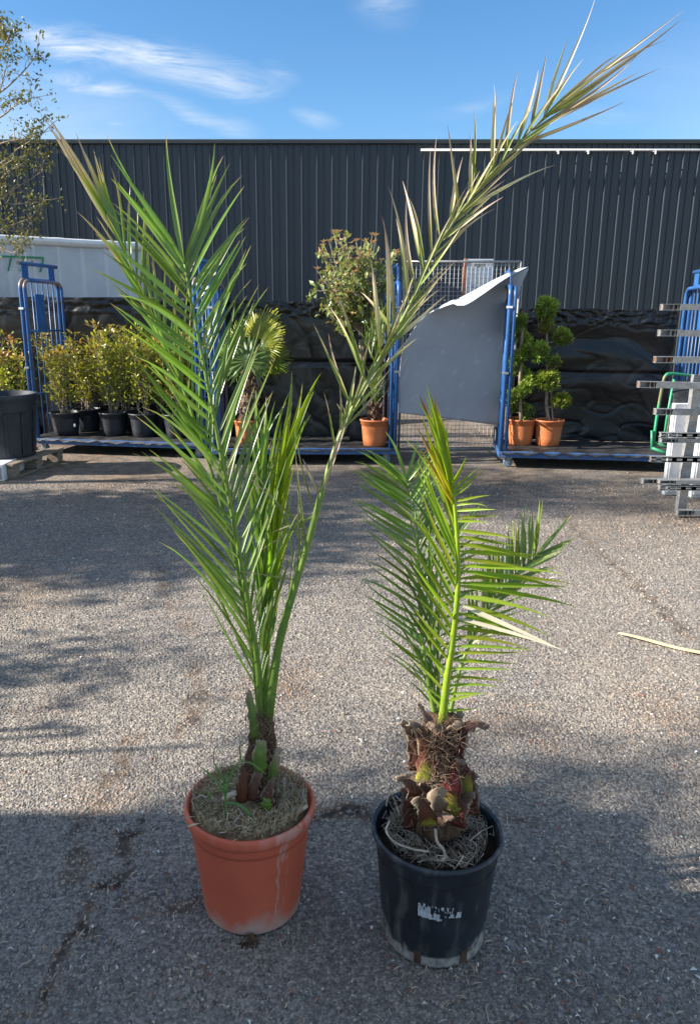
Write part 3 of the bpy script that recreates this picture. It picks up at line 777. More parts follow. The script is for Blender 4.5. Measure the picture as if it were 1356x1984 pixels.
def interp(tab, x):
    if x <= tab[0][0]: return tab[0][1]
    for (a, b), (c_, d) in zip(tab, tab[1:]):
        if x <= c_: return b + (d - b) * (x - a) / (c_ - a)
    return tab[-1][1]
top_t = [(772, 745), (774, 700), (779, 682), (786, 662), (800, 638), (820, 614), (835, 604), (860, 592), (885, 580), (920, 563), (955, 545), (985, 530), (1006, 520)]
def sheet(u, v):
    v = min(1, v)
    xt = 772 + (1006 - 772) * u
    xb = 772 + (966 - 772) * u
    yb = 800 + 24 * u
    yt = interp(top_t, xt)
    x = xb + (xt - xb) * v ** 1.2
    D = 7.44 + .16 * u + .03 * math.sin(u * 3.1) - .12 * (v ** 4) * u + .015 * math.sin(v * 3 + u)
    return P(x, yb + (yt - yb) * v, D)
gs = thing('plastic_sheet', 'large warped grey plastic sheet curled over at its top edge', 'plastic sheet', (sheet(.5, 0).x, 7.5, 0))
m = MB()
m.grid(sheet, 48, 48, lambda u, v: .35 * max(0, fbm((u * 9, v * 14, 3), 1, 5) - .42) * 3)
m.build('sheet', M['grey_sheet'], gs, smooth=True, solid=.004)
flap_lo = [(832, 606), (860, 594), (878, 588), (885, 592), (900, 592), (915, 584), (940, 567), (965, 549), (990, 533), (1023, 517)]
def flap(u, v):
    x = 832 + (1006 - 832) * u
    a_ = P(x, interp(top_t, x), sheet((x - 772) / 234, 1).y - .004)
    x2 = 832 + (1023 - 832) * u
    b_ = P(x2, interp(flap_lo, x2), a_.y - .04 - .26 * math.sin(math.pi * min(1, u * .95)) ** .8)
    p = a_.lerp(b_, v)
    p.z += .035 * math.sin(math.pi * v) * math.sin(math.pi * u)
    return p
m = MB(); m.grid(flap, 40, 10, lambda u, v: .55 + .45 * v)  # outer edge toned lighter, painting the sunlight on the curl
m.build('curled_edge', M['grey_sheet'], gs, smooth=True, solid=.004)
m = MB().grid(lambda u, v: P(985 + 38 * u + (10 * v * (1 - u)), 533 - 13 * u + v * (52 - 50 * u), 7.36 - .02 * u), 8, 8)
m.build('corner', M['grey_sheet'], gs, smooth=True, solid=.004)
# ------------------------------------------------------------------ pots and shrubs behind
def nursery_pot(par, c, r, h, mat, soil=True, ribs=False, n=40):
    prof = [(r * .70, 0), (r * .74, .004), (r * .80, h * .3), (r * .87, h * .72), (r * .885, h * .80), (r * .93, h * .81), (r * .95, h * .93), (r * .99, h * .94), (r, h * .97), (r * .985, h), (r * .93, h), (r * .90, h * .96), (r * .86, h * .75), (r * .8, h * .4)]
    MB().lathe(prof, c, n).build('pot', mat, par, smooth=True)
    if soil:
        m = MB(); z = h * .87
        m.lathe([(.001, .012), (r * .4, .010), (r * .75, .004), (r * .885, -.006)], (c[0], c[1], c[2] + z), 20)
        m.v = [(x, y, q + .006 * fbm((x * 40, y * 40, 0))) for x, y, q in m.v]
        m.build('soil', M['soil'], par, smooth=True)
def shrub(label, x, D, z0, r_pot, h_pot, height, spread, nstem, nleaf, leaf, lmat, pot_mat, group, red=.3, name='potted_shrub', cat='shrub', seed=0, bare=.25):
    random.seed(1000 + seed)
    c = Vector((x, D, z0))
    t = thing(name, label, cat, c, group)
    nursery_pot(t, c, r_pot, h_pot, pot_mat)
    st, lv = MB(), MB()
    for s in range(nstem):
        a = random.uniform(0, 6.28)
        p = c + Vector((math.cos(a), math.sin(a), 0)) * r_pot * .3 * random.random() + Vector((0, 0, h_pot * .85))
        hgt = height * random.uniform(.72, 1.0)
        lean = Vector((math.cos(a), math.sin(a), 0)) * spread * random.uniform(.3, 1)
        pts = []
        n = 9
        ph = random.random() * 9
        for k in range(n):
            u = k / (n - 1)
            pts.append(p + lean * u ** 1.3 + Vector((.02 * math.sin(u * 7 + ph), .02 * math.cos(u * 6 + ph), hgt * u)))
        st.tube(pts, [.0075 * (1 - .7 * k / (n - 1)) for k in range(n)], 5)
        for k in range(nleaf):
            u = bare + (1 - bare) * random.random() ** .8
            q = pts[min(n - 2, int(u * (n - 1)))].lerp(pts[min(n - 1, int(u * (n - 1)) + 1)], (u * (n - 1)) % 1)
            tw = rv(.4); tw.z = abs(tw.z) * .7; tw.normalize()
            tl = random.uniform(.0, .13) * (1.15 - .5 * u)
            q2 = q + tw * tl
            if tl > .05 and random.random() < .35: st.tube([q, q2], [.003, .0015], 4, False)
            d = (tw + Vector((0, 0, .35)) + rv(.35)).normalized()
            tone = min(1, max(0, random.gauss(.22 + .30 * u, .17)))
            if u > .9 and random.random() < red: tone = random.uniform(.8, 1)
            lv.leaf(q2, d, Vector((0, 0, 1)) + rv(.5), leaf * random.uniform(.7, 1.25), leaf * .48, tone)
        # rosette at the shoot tip
        for k in range(7):
            a2 = k * 2.4
            tone = random.uniform(.75, 1) if random.random() < red * 2 else random.uniform(.3, .65)
            lv.leaf(pts[-1], Vector((math.cos(a2), math.sin(a2), random.uniform(.5, 1.3))), Vector((0, 0, 1)), leaf * random.uniform(.7, 1.1), leaf * .42, tone)
    st.build('stems', M['bark_pale'], t, smooth=True)
    lv.build('foliage', lmat, t)
    return t
GS = 'young red tipped shrubs in dark pots on the trolley'
row = [(130, 8.12, 'first red tipped shrub in front of the blue end frame, pot with white tag'), (222, 8.10, 'second red tipped shrub in the front row, dark pot in the middle'),
       (280, 8.02, 'third red tipped shrub of the front row, pot beside the palm leaflets'), (345, 7.95, 'fourth red tipped shrub of front row, mostly behind palm fronds'),
       (172, 8.42, 'red tipped shrub in back row between the first two front pots'), (250, 8.40, 'red tipped shrub in back row behind second and third front pots'),
       (312, 8.30, 'red tipped shrub in back row behind the palm leaflets'), (372, 8.22, 'last red tipped shrub of back row beside the fan palm')]
for k, (px, D, lab) in enumerate(row):
    shrub(lab, XD(px, D), D, .178, .16 if k != 0 else .168, .25, random.uniform(.84, 1.0) if k else .88, .22, 9, 92, .060, M['photinia'], M['dark_pot'], GS, .22, seed=k, bare=.12)
MB().box((XD(130, 8.0) + .092, 7.968, .285), (XD(130, 8.0) + .112, 7.972, .315)).build('plant_tag', M['white'], bpy.data.objects['potted_shrub'])
for k, (px, D, lab) in enumerate([(8, 8.75, 'reddish shrub at left edge behind the big black tub'), (52, 8.7, 'leafy green shrub between big black tub and blue trolley'), (84, 8.85, 'shrub seen through the bars of the blue end frame'), (-40, 8.6, 'shrub cut off by left edge of the photo')][:3]):
    shrub(lab, XD(px, D), D, .178 if px > 60 else .02, .16, .25, .86 if px > 60 else 1.0, .2, 7, 80, .062, M['photinia'], M['dark_pot'], 'shrubs behind the big black tub', .5, seed=20 + k, bare=.1)

# broad leaved standard tree on the middle trolley
random.seed(31)
D = 7.78
c = Vector((XD(700, D, .2), D, .178))
t = thing('standard_tree', 'round headed evergreen tree with reddish tips in a dark pot', 'tree', c)
nursery_pot(t, c, .17, .28, M['dark_pot'])
px_tr = [(706, 800), (703, 740), (699, 680), (697, 640), (696, 632)]
tr = [P(x, y, D) for x, y in px_tr]
tr = [c + Vector((0, 0, .2))] + tr
MB().tube(spline(tr, 14), [.021 - .006 * k / 13 for k in range(14)], 8).build('trunk', M['bark_pale'], t, smooth=True)
s2 = [p + Vector((.022, -.012, 0)) for p in tr]
MB().tube(spline(s2, 10), .010, 6).build('support_stake', M['bark'], t, smooth=True)
MB().tube([P(693, 655, D - .03), P(708, 653, D - .03)], .014, 8).build('tie', M['black_rubber'], t)
br_, lv = MB(), MB()
head = P(697, 634, D)
for k in range(48):
    tx = random.uniform(602, 778); ty = random.uniform(442, 628)
    ex, ey = (tx - 690) / 92, (ty - 538) / 102
    if ex * ex + ey * ey > 1.0: continue
    tip = P(tx, ty, D + random.uniform(-.38, .38))
    mid = head.lerp(tip, .5) + Vector((0, 0, -.05)) + rv(.03)
    pts = spline([head, mid, tip], 8)
    br_.tube(pts, [.011 - .008 * q / 7 for q in range(8)], 5)
    for j in range(3):
        b0 = pts[random.randint(3, 6)]; e0 = b0 + rv(.07) + Vector((0, 0, .06))
        br_.tube([b0, b0.lerp(e0, .5) + rv(.01), e0], [.004, .003, .002], 4)
        for q in range(8):
            top = e0.z > P(690, 520, D).z
            lv.leaf(e0 + rv(.025), (rv(.6) + Vector((0, -.1, .25))).normalized(), Vector((0, 0, 1)) + rv(.6), random.uniform(.06, .10), .042, min(1, max(0, random.gauss(.55 if top else .25, .22))))
    for q in range(11):
        u = random.uniform(.55, 1); b0 = pts[int(u * 7)]
        lv.leaf(b0 + rv(.02), (rv(.6) + Vector((0, -.1, .2))).normalized(), Vector((0, 0, 1)) + rv(.6), random.uniform(.06, .10), .042, min(1, max(0, random.gauss(.3 + .3 * (u - .5), .2))))
    for q in range(7):
        lv.leaf(tip, Vector((math.cos(q * 2.4), math.sin(q * 2.4), 1.0)), Vector((0, 0, 1)), random.uniform(.045, .07), .026, random.uniform(.7, 1))
br_.build('branches', M['bark_pale'], t, smooth=True)
lv.build('crown', M['standard'], t)

# fan palm
random.seed(41)
D = 7.62
c = Vector((XD(478, D, .2), D, .178))
t = thing('fan_palm', 'fan palm with shaggy trunk in a terracotta pot on trolley', 'palm', c)
nursery_pot(t, c, .128, .225, M['orange_pot'])
m = MB()
tp = spline([c + Vector((0, 0, .2)), P(484, 760, D), P(490, 700, D)], 16)
m.tube(tp, [.07 + .018 * math.sin(k * 1.7) + .02 * (k / 15) for k in range(16)], 14)
m.v = [tuple(Vector(v) + rv(.006)) for v in m.v]
m.build('trunk', M['fibre'], t, smooth=True)
m = MB()
for k in range(420):
    p = tp[random.randint(1, 15)]; a = random.uniform(0, 6.28); o_ = Vector((math.cos(a), math.sin(a), 0)) * .08
    m.tube([p + o_, p + o_ * 1.25 + Vector((random.gauss(0, .015), random.gauss(0, .015), -random.uniform(.02, .06)))], [.0022, .001], 3, False)
tag(m.build('trunk_fibres', M['root'], t), kind='stuff')
crown = P(490, 690, D)
def fan(cx, cy, dD, rad, a0, a1, tone, tilt, yaw=0.0, nseg=30):
    hub = P(cx, cy, D + dD)
    MB().tube(spline([crown, crown.lerp(hub, .55) + Vector((0, 0, .02)), hub], 8), [.011] * 4 + [.008] * 4, 6).build('petiole', M['rachis'], lf := MB_fan(hub, rad, a0, a1, tone, tilt, nseg, yaw), smooth=True)
def MB_fan(hub, rad, a0, a1, tone, tilt, nseg, yaw):
    m = MB()
    ex = Vector((math.cos(yaw), -math.sin(yaw), 0)); ez = Vector((math.sin(yaw) * math.sin(tilt), math.cos(yaw) * math.sin(tilt), math.cos(tilt))); en = ex.cross(ez)
    i0 = None
    prev = None
    for k in range(nseg + 1):
        a = R(a0 + (a1 - a0) * k / nseg)
        d = ex * math.cos(a) + ez * math.sin(a)
        fold = .006 if k % 2 else -.006
        r1 = rad * .48
        cur = (m.vert(hub + d * rad * .05, tone), m.vert(hub + d * r1 + en * fold * 1.4, tone))
        if prev: m.f.append((prev[0], cur[0], cur[1], prev[1]))
        if prev:
            am = R(a0 + (a1 - a0) * (k - .5) / nseg); dm = ex * math.cos(am) + ez * math.sin(am)
            L = rad * random.uniform(.85, 1.05)
            half = R((a1 - a0) / nseg) * .42
            q = []
            for u, w in ((.75, .75), (1, .06)):
                for sg in (-1, 1):
                    da = ex * math.cos(am + sg * half * w) + ez * math.sin(am + sg * half * w)
                    q.append(m.vert(hub + da * L * u - en * .05 * (u - .48) * random.uniform(.4, 1.6) - Vector((0, 0, .05 * rad * max(0, u - .7))), tone + (.25 if u == 1 else 0)))
            m.f.append((prev[1], cur[1], q[1], q[0])); m.f.append((q[0], q[1], q[3], q[2]))
        prev = cur
    return m.build('fan_leaf', M['fan'], t)
fan(497, 655, .05, .35, -10, 175, .95, R(18), R(38))  # sunlit leaves get a higher tone, light painted into their colour
fan(478, 700, -.22, .30, -60, 240, .05, R(22))
fan(505, 668, -.05, .30, -75, 100, .7, R(25), R(40))
fan(470, 668, .0, .28, 80, 260, .75, R(10), R(35))
fan(520, 695, .12, .25, -110, 60, .4, R(-30))
fan(455, 690, .1, .27, 120, 290, .3, R(30))

# small feather palm in an orange pot
random.seed(51)
D = 7.42
c = Vector((XD(725, D, .2), D, .178))
t = thing('small_potted_palm', 'small palm with shaggy brown base in orange pot beside mesh panel', 'palm', c)
nursery_pot(t, c, .150, .262, M['orange_pot'])
m = MB()
for k in range(30):
    a = k * 2.4; z = .22 + .17 * k / 30; r0 = .055
    d = Vector((math.cos(a), math.sin(a), 0)); p = c + d * r0 * .5 + Vector((0, 0, z))
    m.leaf(p, d * .8 + Vector((0, 0, .9)), d, .085, .05, random.uniform(.5, 1), .3)
m.tube([c + Vector((0, 0, .2)), c + Vector((0, 0, .42))], [.05, .035], 10, a=.9)
m.build('trunk', M['boot'], t)
m = MB()
for k in range(16):
    a = k * 2.4; d = Vector((math.cos(a), math.sin(a), 0)) * random.uniform(.05, .22)
    p = c + Vector((0, 0, .40)); h = random.uniform(.5, .95)
    pts = [p, p + d * .5 + Vector((0, 0, h * .6)), p + d + Vector((0, 0, h))]
    for q in range(9):
        u = q / 9; b0 = pts[0].lerp(pts[1], u) if u < .5 else pts[1].lerp(pts[2], u)
        m.leaf(b0, Vector((random.gauss(0, .28), random.gauss(0, .28), 1)), Vector((0, -1, 0)) + rv(.4), random.uniform(.16, .28), .014, random.uniform(.0, .35))
m.build('fronds', M['palm'], t)

# the two topiary conifers on the right trolley
def conifer_puff(m, c, r, n, sq=1.0, brown=.06):
    for k in range(n):
        d = rv(1).normalized()
        rr = r * (.55 + .5 * random.random() ** .5) * (1 + .45 * fbm((c + d * r) * 11))
        p = c + Vector((d.x * rr, d.y * rr, d.z * rr * sq))
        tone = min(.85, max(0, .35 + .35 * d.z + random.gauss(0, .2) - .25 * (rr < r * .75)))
        if random.random() < brown: tone = 1
        for q in range(2):
            m.leaf(p, (d + rv(.55) + Vector((0, 0, .25))).normalized(), rv(1), random.uniform(.024, .052), .013, tone, .1)
random.seed(61)
D = 7.44
c = Vector((XD(1060, D, .2), D, .178))
t = thing('pompon_conifer', 'topiary conifer with separate leafy balls on bare stems, orange pot', 'topiary', c, 'topiary conifers in orange pots')
nursery_pot(t, c, .15, .255, M['orange_pot'])
m = MB()
trunk = spline([c + Vector((0, 0, .2)), P(1058, 780, D), P(1060, 720, D), P(1059, 660, D), P(1058, 600, D)], 16)
m.tube(trunk, [.019 - .009 * k / 15 for k in range(16)], 7)
m.tube(spline([c + Vector((.04, 0, .2)), P(1068, 780, D), P(1066, 740, D)], 6), .008, 6)
balls = [(1058, 597, 25, .95), (1088, 651, 20, .9), (1047, 682, 20, 1.05), (1061, 736, 25, 1.0), (1087, 775, 20, .8), (1072, 702, 14, 1.0), (1057, 632, 15, .9)]
for x, y, r, sq in balls[1:5]:
    q = P(x, y, D - .02); b0 = min(trunk, key=lambda v: (v - q).length + max(0, v.z - q.z) * 3 + .5 * abs(v.z - q.z + .12))
    m.tube(spline([b0, b0.lerp(q, .5) + Vector((0, 0, -.02)), q], 6), [.009, .008, .007, .006, .006, .005], 5)
m.build('trunk', M['bark_pale'], t, smooth=True)
for i, (x, y, r, sq) in enumerate(balls):
    m = MB(); conifer_puff(m, P(x, y, D - .03), r / FPX * 5.0, int(620 * (r / 22) ** 2), sq, .06 if i < 5 else .5)
    m.build('leaf_ball', M['conifer'], t)
random.seed(62)
D = 7.50
c = Vector((XD(1007, D, .2), D, .178))
t = thing('spiral_conifer', 'spiral clipped conifer behind the blue frame, paler orange pot', 'topiary', c, 'topiary conifers in orange pots')
nursery_pot(t, c, .15, .255, M['orange_pot'])
MB().tube(spline([c + Vector((0, 0, .2)), P(1006, 760, D), P(1009, 700, D), P(1012, 620, D)], 12), .017, 7).build('trunk', M['bark_pale'], t, smooth=True)
m = MB()
for k in range(30):
    u = k / 29; a = u * 2 * math.pi * 2.6 + .5
    y = 800 - 182 * u; rad = (.10 - .055 * u)
    q = P(1008 + 4 * u, y, D) + Vector((math.cos(a) * rad, math.sin(a) * rad, 0))
    conifer_puff(m, q, .056 - .02 * u, 95, 1.0)
m.build('leaf_spiral', M['conifer'], t)

# ------------------------------------------------------------------ tub on a pallet, left edge
A, B = G(30, 930), G(126, 894)
ux = (B - A).normalized(); plen = .80; uy = Vector((-ux.y, ux.x, 0))      # uy points out of the frame, to the left
def TP(p): return A + ux * p[0] + uy * p[1] + Vector((0, 0, p[2]))
pal = thing('wooden_pallet', 'weathered wooden pallet under the big black tub', 'pallet', A)
for k, y in enumerate((0, .275, .55, .825, 1.1)):
    MB().box((-.01, y, .122), (plen + .12, y + .13, .144), TP).build('deck_board', M['pallet'], pal, bevel=.004)
for x in (0, .40, .80):
    MB().box((x, 0, .100), (x + .1, 1.2, .1215), TP).build('stringer_board', M['pallet'], pal, bevel=.003)
    for y in (0, .53, 1.06): MB().box((x, y + .004, .0225), (x + .1, y + .13, .0995), TP).build('block', M['pallet'], pal, bevel=.004)
for y in (0, .53, 1.06): MB().box((0, y + .015, 0.001), (.9, y + .115, .022), TP).build('base_board', M['pallet'], pal, bevel=.003)
D = 7.02
c = Vector((XD(-1, D, .7), D, .145))
tub = thing('plant_tub', 'big round black plastic tub standing on the pallet', 'tub', c)
r, h = .335, .585
prof = [(r*.80, 0), (r*.82, .005), (r*.92, h*.72), (r*.93, h*.73), (r*.955, h*.735), (r*.97, h*.90), (r*1.01, h*.905), (r*1.02, h*.95), (r*1.015, h), (r*.94, h), (r*.90, h*.9), (r*.84, h*.5), (r*.78, .03), (.001, .03)]
MB().lathe(prof, c, 64).build('body', M['dark_pot'], tub, smooth=False)
for a in np.arange(0, 6.28, .52):
    d = Vector((math.cos(a), math.sin(a), 0))
    m = MB(); s_ = Vector((-d.y, d.x, 0))
    for z, rr in ((.06, .835), (.72, .925)):
        for q in (-.012, .012): m.vert(c + d * r * (rr + .012) + s_ * q + Vector((0, 0, h * z)))
    m.f = [(0, 1, 3, 2)]; m.build('rib', M['dark_pot'], tub, solid=.008)
q = G(2, 932)
mb_ = thing('metal_bracket', 'pale grey sheet metal corner beside the pallet at left edge', 'metal box', q)
MB().box((q.x - .5, q.y - .02, 0.003), (q.x + .04, q.y + .5, .15)).build('casing', M['white_dirty'], mb_, bevel=.004)
MB().box((q.x - .49, q.y - .028, 0.02), (q.x + .02, q.y - .0205, .13)).build('front_plate', M['steel'], mb_)

# ------------------------------------------------------------------ galvanised bar rack, right edge
RD = 5.30
rk = thing('bar_rack', 'galvanised steel rack stacked with horizontal channel bars', 'rack', (XD(1325, RD, 0), RD, 0))
ux0 = XD(1322, RD, .1)
for dx, dy in ((0, 0), (.9, 0)):
    m = MB()
    m.box((ux0 + dx, RD + dy + .06, .005), (ux0 + dx + .062, RD + dy + .066, 1.02)); m.box((ux0 + dx, RD + dy + .066, .005), (ux0 + dx + .006, RD + dy + .11, 1.02)); m.box((ux0 + dx + .056, RD + dy + .066, .005), (ux0 + dx + .062, RD + dy + .11, 1.02))
    m.build('upright', M['steel'], rk)
def channel(xl, y, dD, hgt, holes=False, tilt=0.0, rust=0.0):
    p = P(xl, y, RD + dD); L = 1.45; w = .045; th = .004; s = hgt / 2
    m = MB()
    def T(q): return (p.x + q[0], p.y + q[1], p.z + q[2] + tilt * q[0])
    av = rust
    m.box((0, 0, s - th), (L, w, s), T, 0); m.box((0, 0, -s), (L, w, -s + th), T, 0)
    if holes:
        x = 0
        while x < L:
            m.box((x, 0, -s + th), (x + .035, th, s - th), T); x += .075
        m.box((0, 0, s*.35), (L, th, s - th), T); m.box((0, 0.0, -s + th), (L, th, -s*.4), T)
    else: m.box((0, w - th, -s + th), (L, w, s - th), T)
    o = m.build('channel_bar', M['steel'], rk)
    for x in (.0, .07, .1): MB().box((x + .004, .004, -s + th + .001), (x + .010, w - .006, s - th - .001), T, rust).build('end_clip', M['steel'], o)
    e2 = MB().box((.12, .0, -s + th), (L - .01, th, s - th), T); e2.build('web', M['steel'], o)
for xl, y, dD, hg, ho, ti, ru in ((1283, 595, 0, .042, 0, .004, .3), (1278, 645, .02, .044, 0, -.012, 0), (1270, 697, .0, .044, 0, -.006, .9), (1238, 745, -.04, .044, 0, -.022, .6), (1270, 798, 0, .044, 0, -.014, .2),
                                  (1280, 843, 0, .034, 1, -.008, 0), (1280, 854, .01, .030, 0, -.006, 0), (1261, 890, .02, .042, 1, -.012, .3), (1245, 933, -.02, .036, 0, -.006, .2), (1277, 934, -.07, .026, 0, -.002, 0), (1278, 946, -.07, .034, 1, -.006, 0), (1312, 994, -.07, .040, 0, .0, 0)):
    channel(xl, y, dD, hg, ho, ti, ru)
for k, (x, D, zt_, w, lab) in enumerate(((1288, 5.95, P(1300, 782, 5.95).z, .17, 'white panel standing behind the steel bars, nearest the green frame'), (1340, 5.85, P(1345, 800, 5.85).z, .3, 'white panel behind the steel bars at the right edge'))):
    X = XD(x, D, .1)
    wp = thing('leaning_board', lab, 'board', (X, D, 0), 'white panels behind the bar rack')
    MB().box((X, D, .004), (X + w, D + .05, zt_)).build('board', M['white_dirty'], wp, bevel=.006)
    MB().box((X + .015, D - .008, .03), (X + w - .02, D - .0005, zt_ - .04)).build('face_plate', M['white_dirty'], wp, bevel=.004)
gd = 6.35
gt = thing('green_hand_truck', 'green tubular hand truck frame with rust, leaning behind steel bars', 'hand truck', P(1285, 880, gd))
def gpl(*pp): return [P(x, y, gd + d) for x, y, d in pp]
MB().tube(spline(gpl((1264, 862, 0), (1273, 800, 0), (1283, 745, 0), (1288, 729, 0), (1298, 724, .02), (1330, 727, .06), (1362, 730, .1)), 22), .013, 8, a=[.0] * 5 + [.7] * 6 + [0] * 11).build('side_tube', M['green_paint'], gt, smooth=True)
MB().tube(gpl((1283, 866, .05), (1293, 800, .05), (1305, 735, .05)), .011, 8).build('inner_tube', M['green_paint'], gt, smooth=True)
MB().tube(gpl((1262, 855, 0), (1300, 870, -.05)), .013, 8, a=.2).build('cross_tube', M['green_paint'], gt, smooth=True)
MB().tube(gpl((1262, 868, -.03), (1300, 882, -.08)), .013, 8).build('foot_tube', M['green_paint'], gt, smooth=True)
MB().tube(gpl((1262, 834, -.01), (1262, 872, -.03)), .011, 8).build('foot_upright', M['green_paint'], gt, smooth=True)
m = MB().grid(lambda u, v: P(1302 + 60 * u, 738 + 46 * v - 12 * u * v, 6.5 - .3 * v) + Vector((0, .02 * fbm((u * 5, v * 5, 1)), 0)), 14, 10)
tag(m.build('black_cover', M['mat'], smooth=True, solid=.004), 'dark fabric cover draped beside the green hand truck', 'cover')

# ------------------------------------------------------------------ small leaved tree reaching in at the left edge
random.seed(77)
D = 8.7
base = Vector((XD(-75, D, 0), D, 0))
t = thing('small_leaved_tree', 'airy small leaved tree reaching in at the top left edge', 'tree', base)
tm = MB()
stem = spline([base, P(-70, 700, D), P(-62, 480, D), P(-50, 300, D), P(-34, 150, D), P(-10, 40, D)], 30)
tm.tube(stem, [.045 - .035 * k / 29 for k in range(30)], 8)
tm.build('trunk', M['bark_pale'], t, smooth=True)
lb_, bb = MB(), MB()
def leaf_clump(p, n, r, s=.050, yellow=.04):
    for k in range(n):
        tone = min(.85, max(0, random.gauss(.4, .2)))
        if random.random() < yellow: tone = 1
        lb_.leaf(p + rv(r), (rv(.7) + Vector((0, 0, .3))).normalized(), Vector((0, 0, 1)) + rv(.6), random.uniform(.6, 1.3) * s, s * .5, tone)
branches = [[(-60, 470), (-20, 455), (25, 436), (62, 420), (86, 388)], [(-62, 480), (0, 447), (40, 448), (70, 425)], [(-55, 420), (-10, 395), (30, 365), (70, 340), (92, 300)],
            [(-50, 330), (0, 318), (40, 285), (80, 262), (84, 235)], [(-50, 300), (10, 276), (55, 268), (72, 262)], [(-45, 250), (5, 225), (30, 205), (62, 190)], [(-40, 200), (0, 180), (35, 150), (62, 120), (72, 104)],
            [(-34, 150), (-5, 120), (12, 85), (34, 50)], [(-20, 90), (0, 70), (10, 60)], [(-40, 230), (-10, 210), (5, 160), (18, 110)], [(-55, 400), (0, 350), (20, 330), (50, 315)], [(-60, 505), (-10, 478), (25, 490), (46, 476)], [(-50, 340), (-5, 330), (25, 310), (60, 300)], [(-60, 370), (-10, 370), (20, 395), (62, 392)]]
for bpx in branches:
    jd = random.uniform(-.3, .3)
    pts = spline([P(x, y, D + jd * k / 4) for k, (x, y) in enumerate(bpx)], 14)
    bb.tube(pts, [.012 - .009 * k / 13 for k in range(14)], 5)
    for k in range(5, 14):
        for q in range(2):
            if random.random() < .62:
                e = pts[k] + rv(.07) + Vector((.03, 0, .05))
                bb.tube([pts[k], pts[k].lerp(e, .5) + rv(.012), e], [.004, .003, .002], 4, False)
                leaf_clump(e, random.randint(7, 14), .036)
    leaf_clump(pts[-1], 24, .045)
for y in range(40, 470, 12):
    leaf_clump(P(random.uniform(-45, 0), y, D + random.uniform(-.3, .3)), 8, .06)
leaf_clump(P(6, 360, D), 14, .04, yellow=.8)
bb.build('branches', M['bark_pale'], t, smooth=True)
lb_.build('crown', M['tree_leaf'], t)
# ------------------------------------------------------------------ the two feather palms in front
CAMV = Vector((0, 0, CAM_H))
def leaflet(par, b, tip, W, mat, a0, a1, twist=0.0, sag=.06, fold=.35, side=None, onset=.55, nring=8, kink=0.0):
    W = min(W, .07 * (tip - b).length)
    """a narrow folded blade from b to tip; 'a' runs from a0 at the base to a1 at the tip, turning at onset"""
    d = tip - b; L = d.length; d.normalize()
    view = (CAMV - (b + tip) * .5).normalized()
    s = d.cross(view)
    s = (s if s.length > .05 else d.orthogonal()).normalized()
    if side:                           # blades on the far side of the midrib turn their face to the sun, the others edge to it
        cand = [(Matrix.Rotation(t_, 3, d) @ s).normalized() for t_ in (abs(twist) + .25, -abs(twist) - .25)]
        cand.sort(key=lambda q: q.cross(d).dot(to_sun)); s = cand[1] if side > 0 else random.choice(cand)
    else: s = (Matrix.Rotation(twist, 3, d) @ s).normalized()
    n = s.cross(d)
    m = MB()
    bend = Vector((0, 0, -1)) * sag * random.uniform(-.4, 1.6) * L + rv(.03 * L)
    droop = (Vector((0, 0, -1)) * random.uniform(-.01, .07) + s * random.gauss(0, .035)) * L
    kk = s * kink * L
    for k in range(nring):
        u = k / (nring - 1)
        p = b + (tip - b) * u - bend * (4 * u * (1 - u)) * .5 + kk * math.sin(u * 6.0) * u + droop * u ** 4
        w = W * (.28 + .72 * min(1, u / .22) ** .8) * (1 - max(0, (u - .30) / .70) ** 1.35 * .97) * .5
        a = a0 + (a1 - a0) * max(0, (u - onset) / max(.05, 1 - onset)) ** .8
        a = min(1, max(0, a + random.gauss(0, .015)))
        sk = (Matrix.Rotation(.35 * twist * u, 3, d) @ s)
        m.vert(p - sk * w + n * w * fold, a); m.vert(p, min(1, a * .96 + .10)); m.vert(p + sk * w + n * w * fold, a)
    for k in range(nring - 1):
        i = 3 * k
        m.f += [(i, i+1, i+4, i+3), (i+1, i+2, i+5, i+4)]
    return m.build('leaflet', mat, par, smooth=True)
def at_tab(tab, t):
    if t <= tab[0][0]: return tab[0][1:]
    for r0, r1 in zip(tab, tab[1:]):
        if t <= r1[0]:
            k = (t - r0[0]) / (r1[0] - r0[0])
            return tuple(a + (b - a) * k for a, b in zip(r0[1:], r1[1:]))
    return tab[-1][1:]
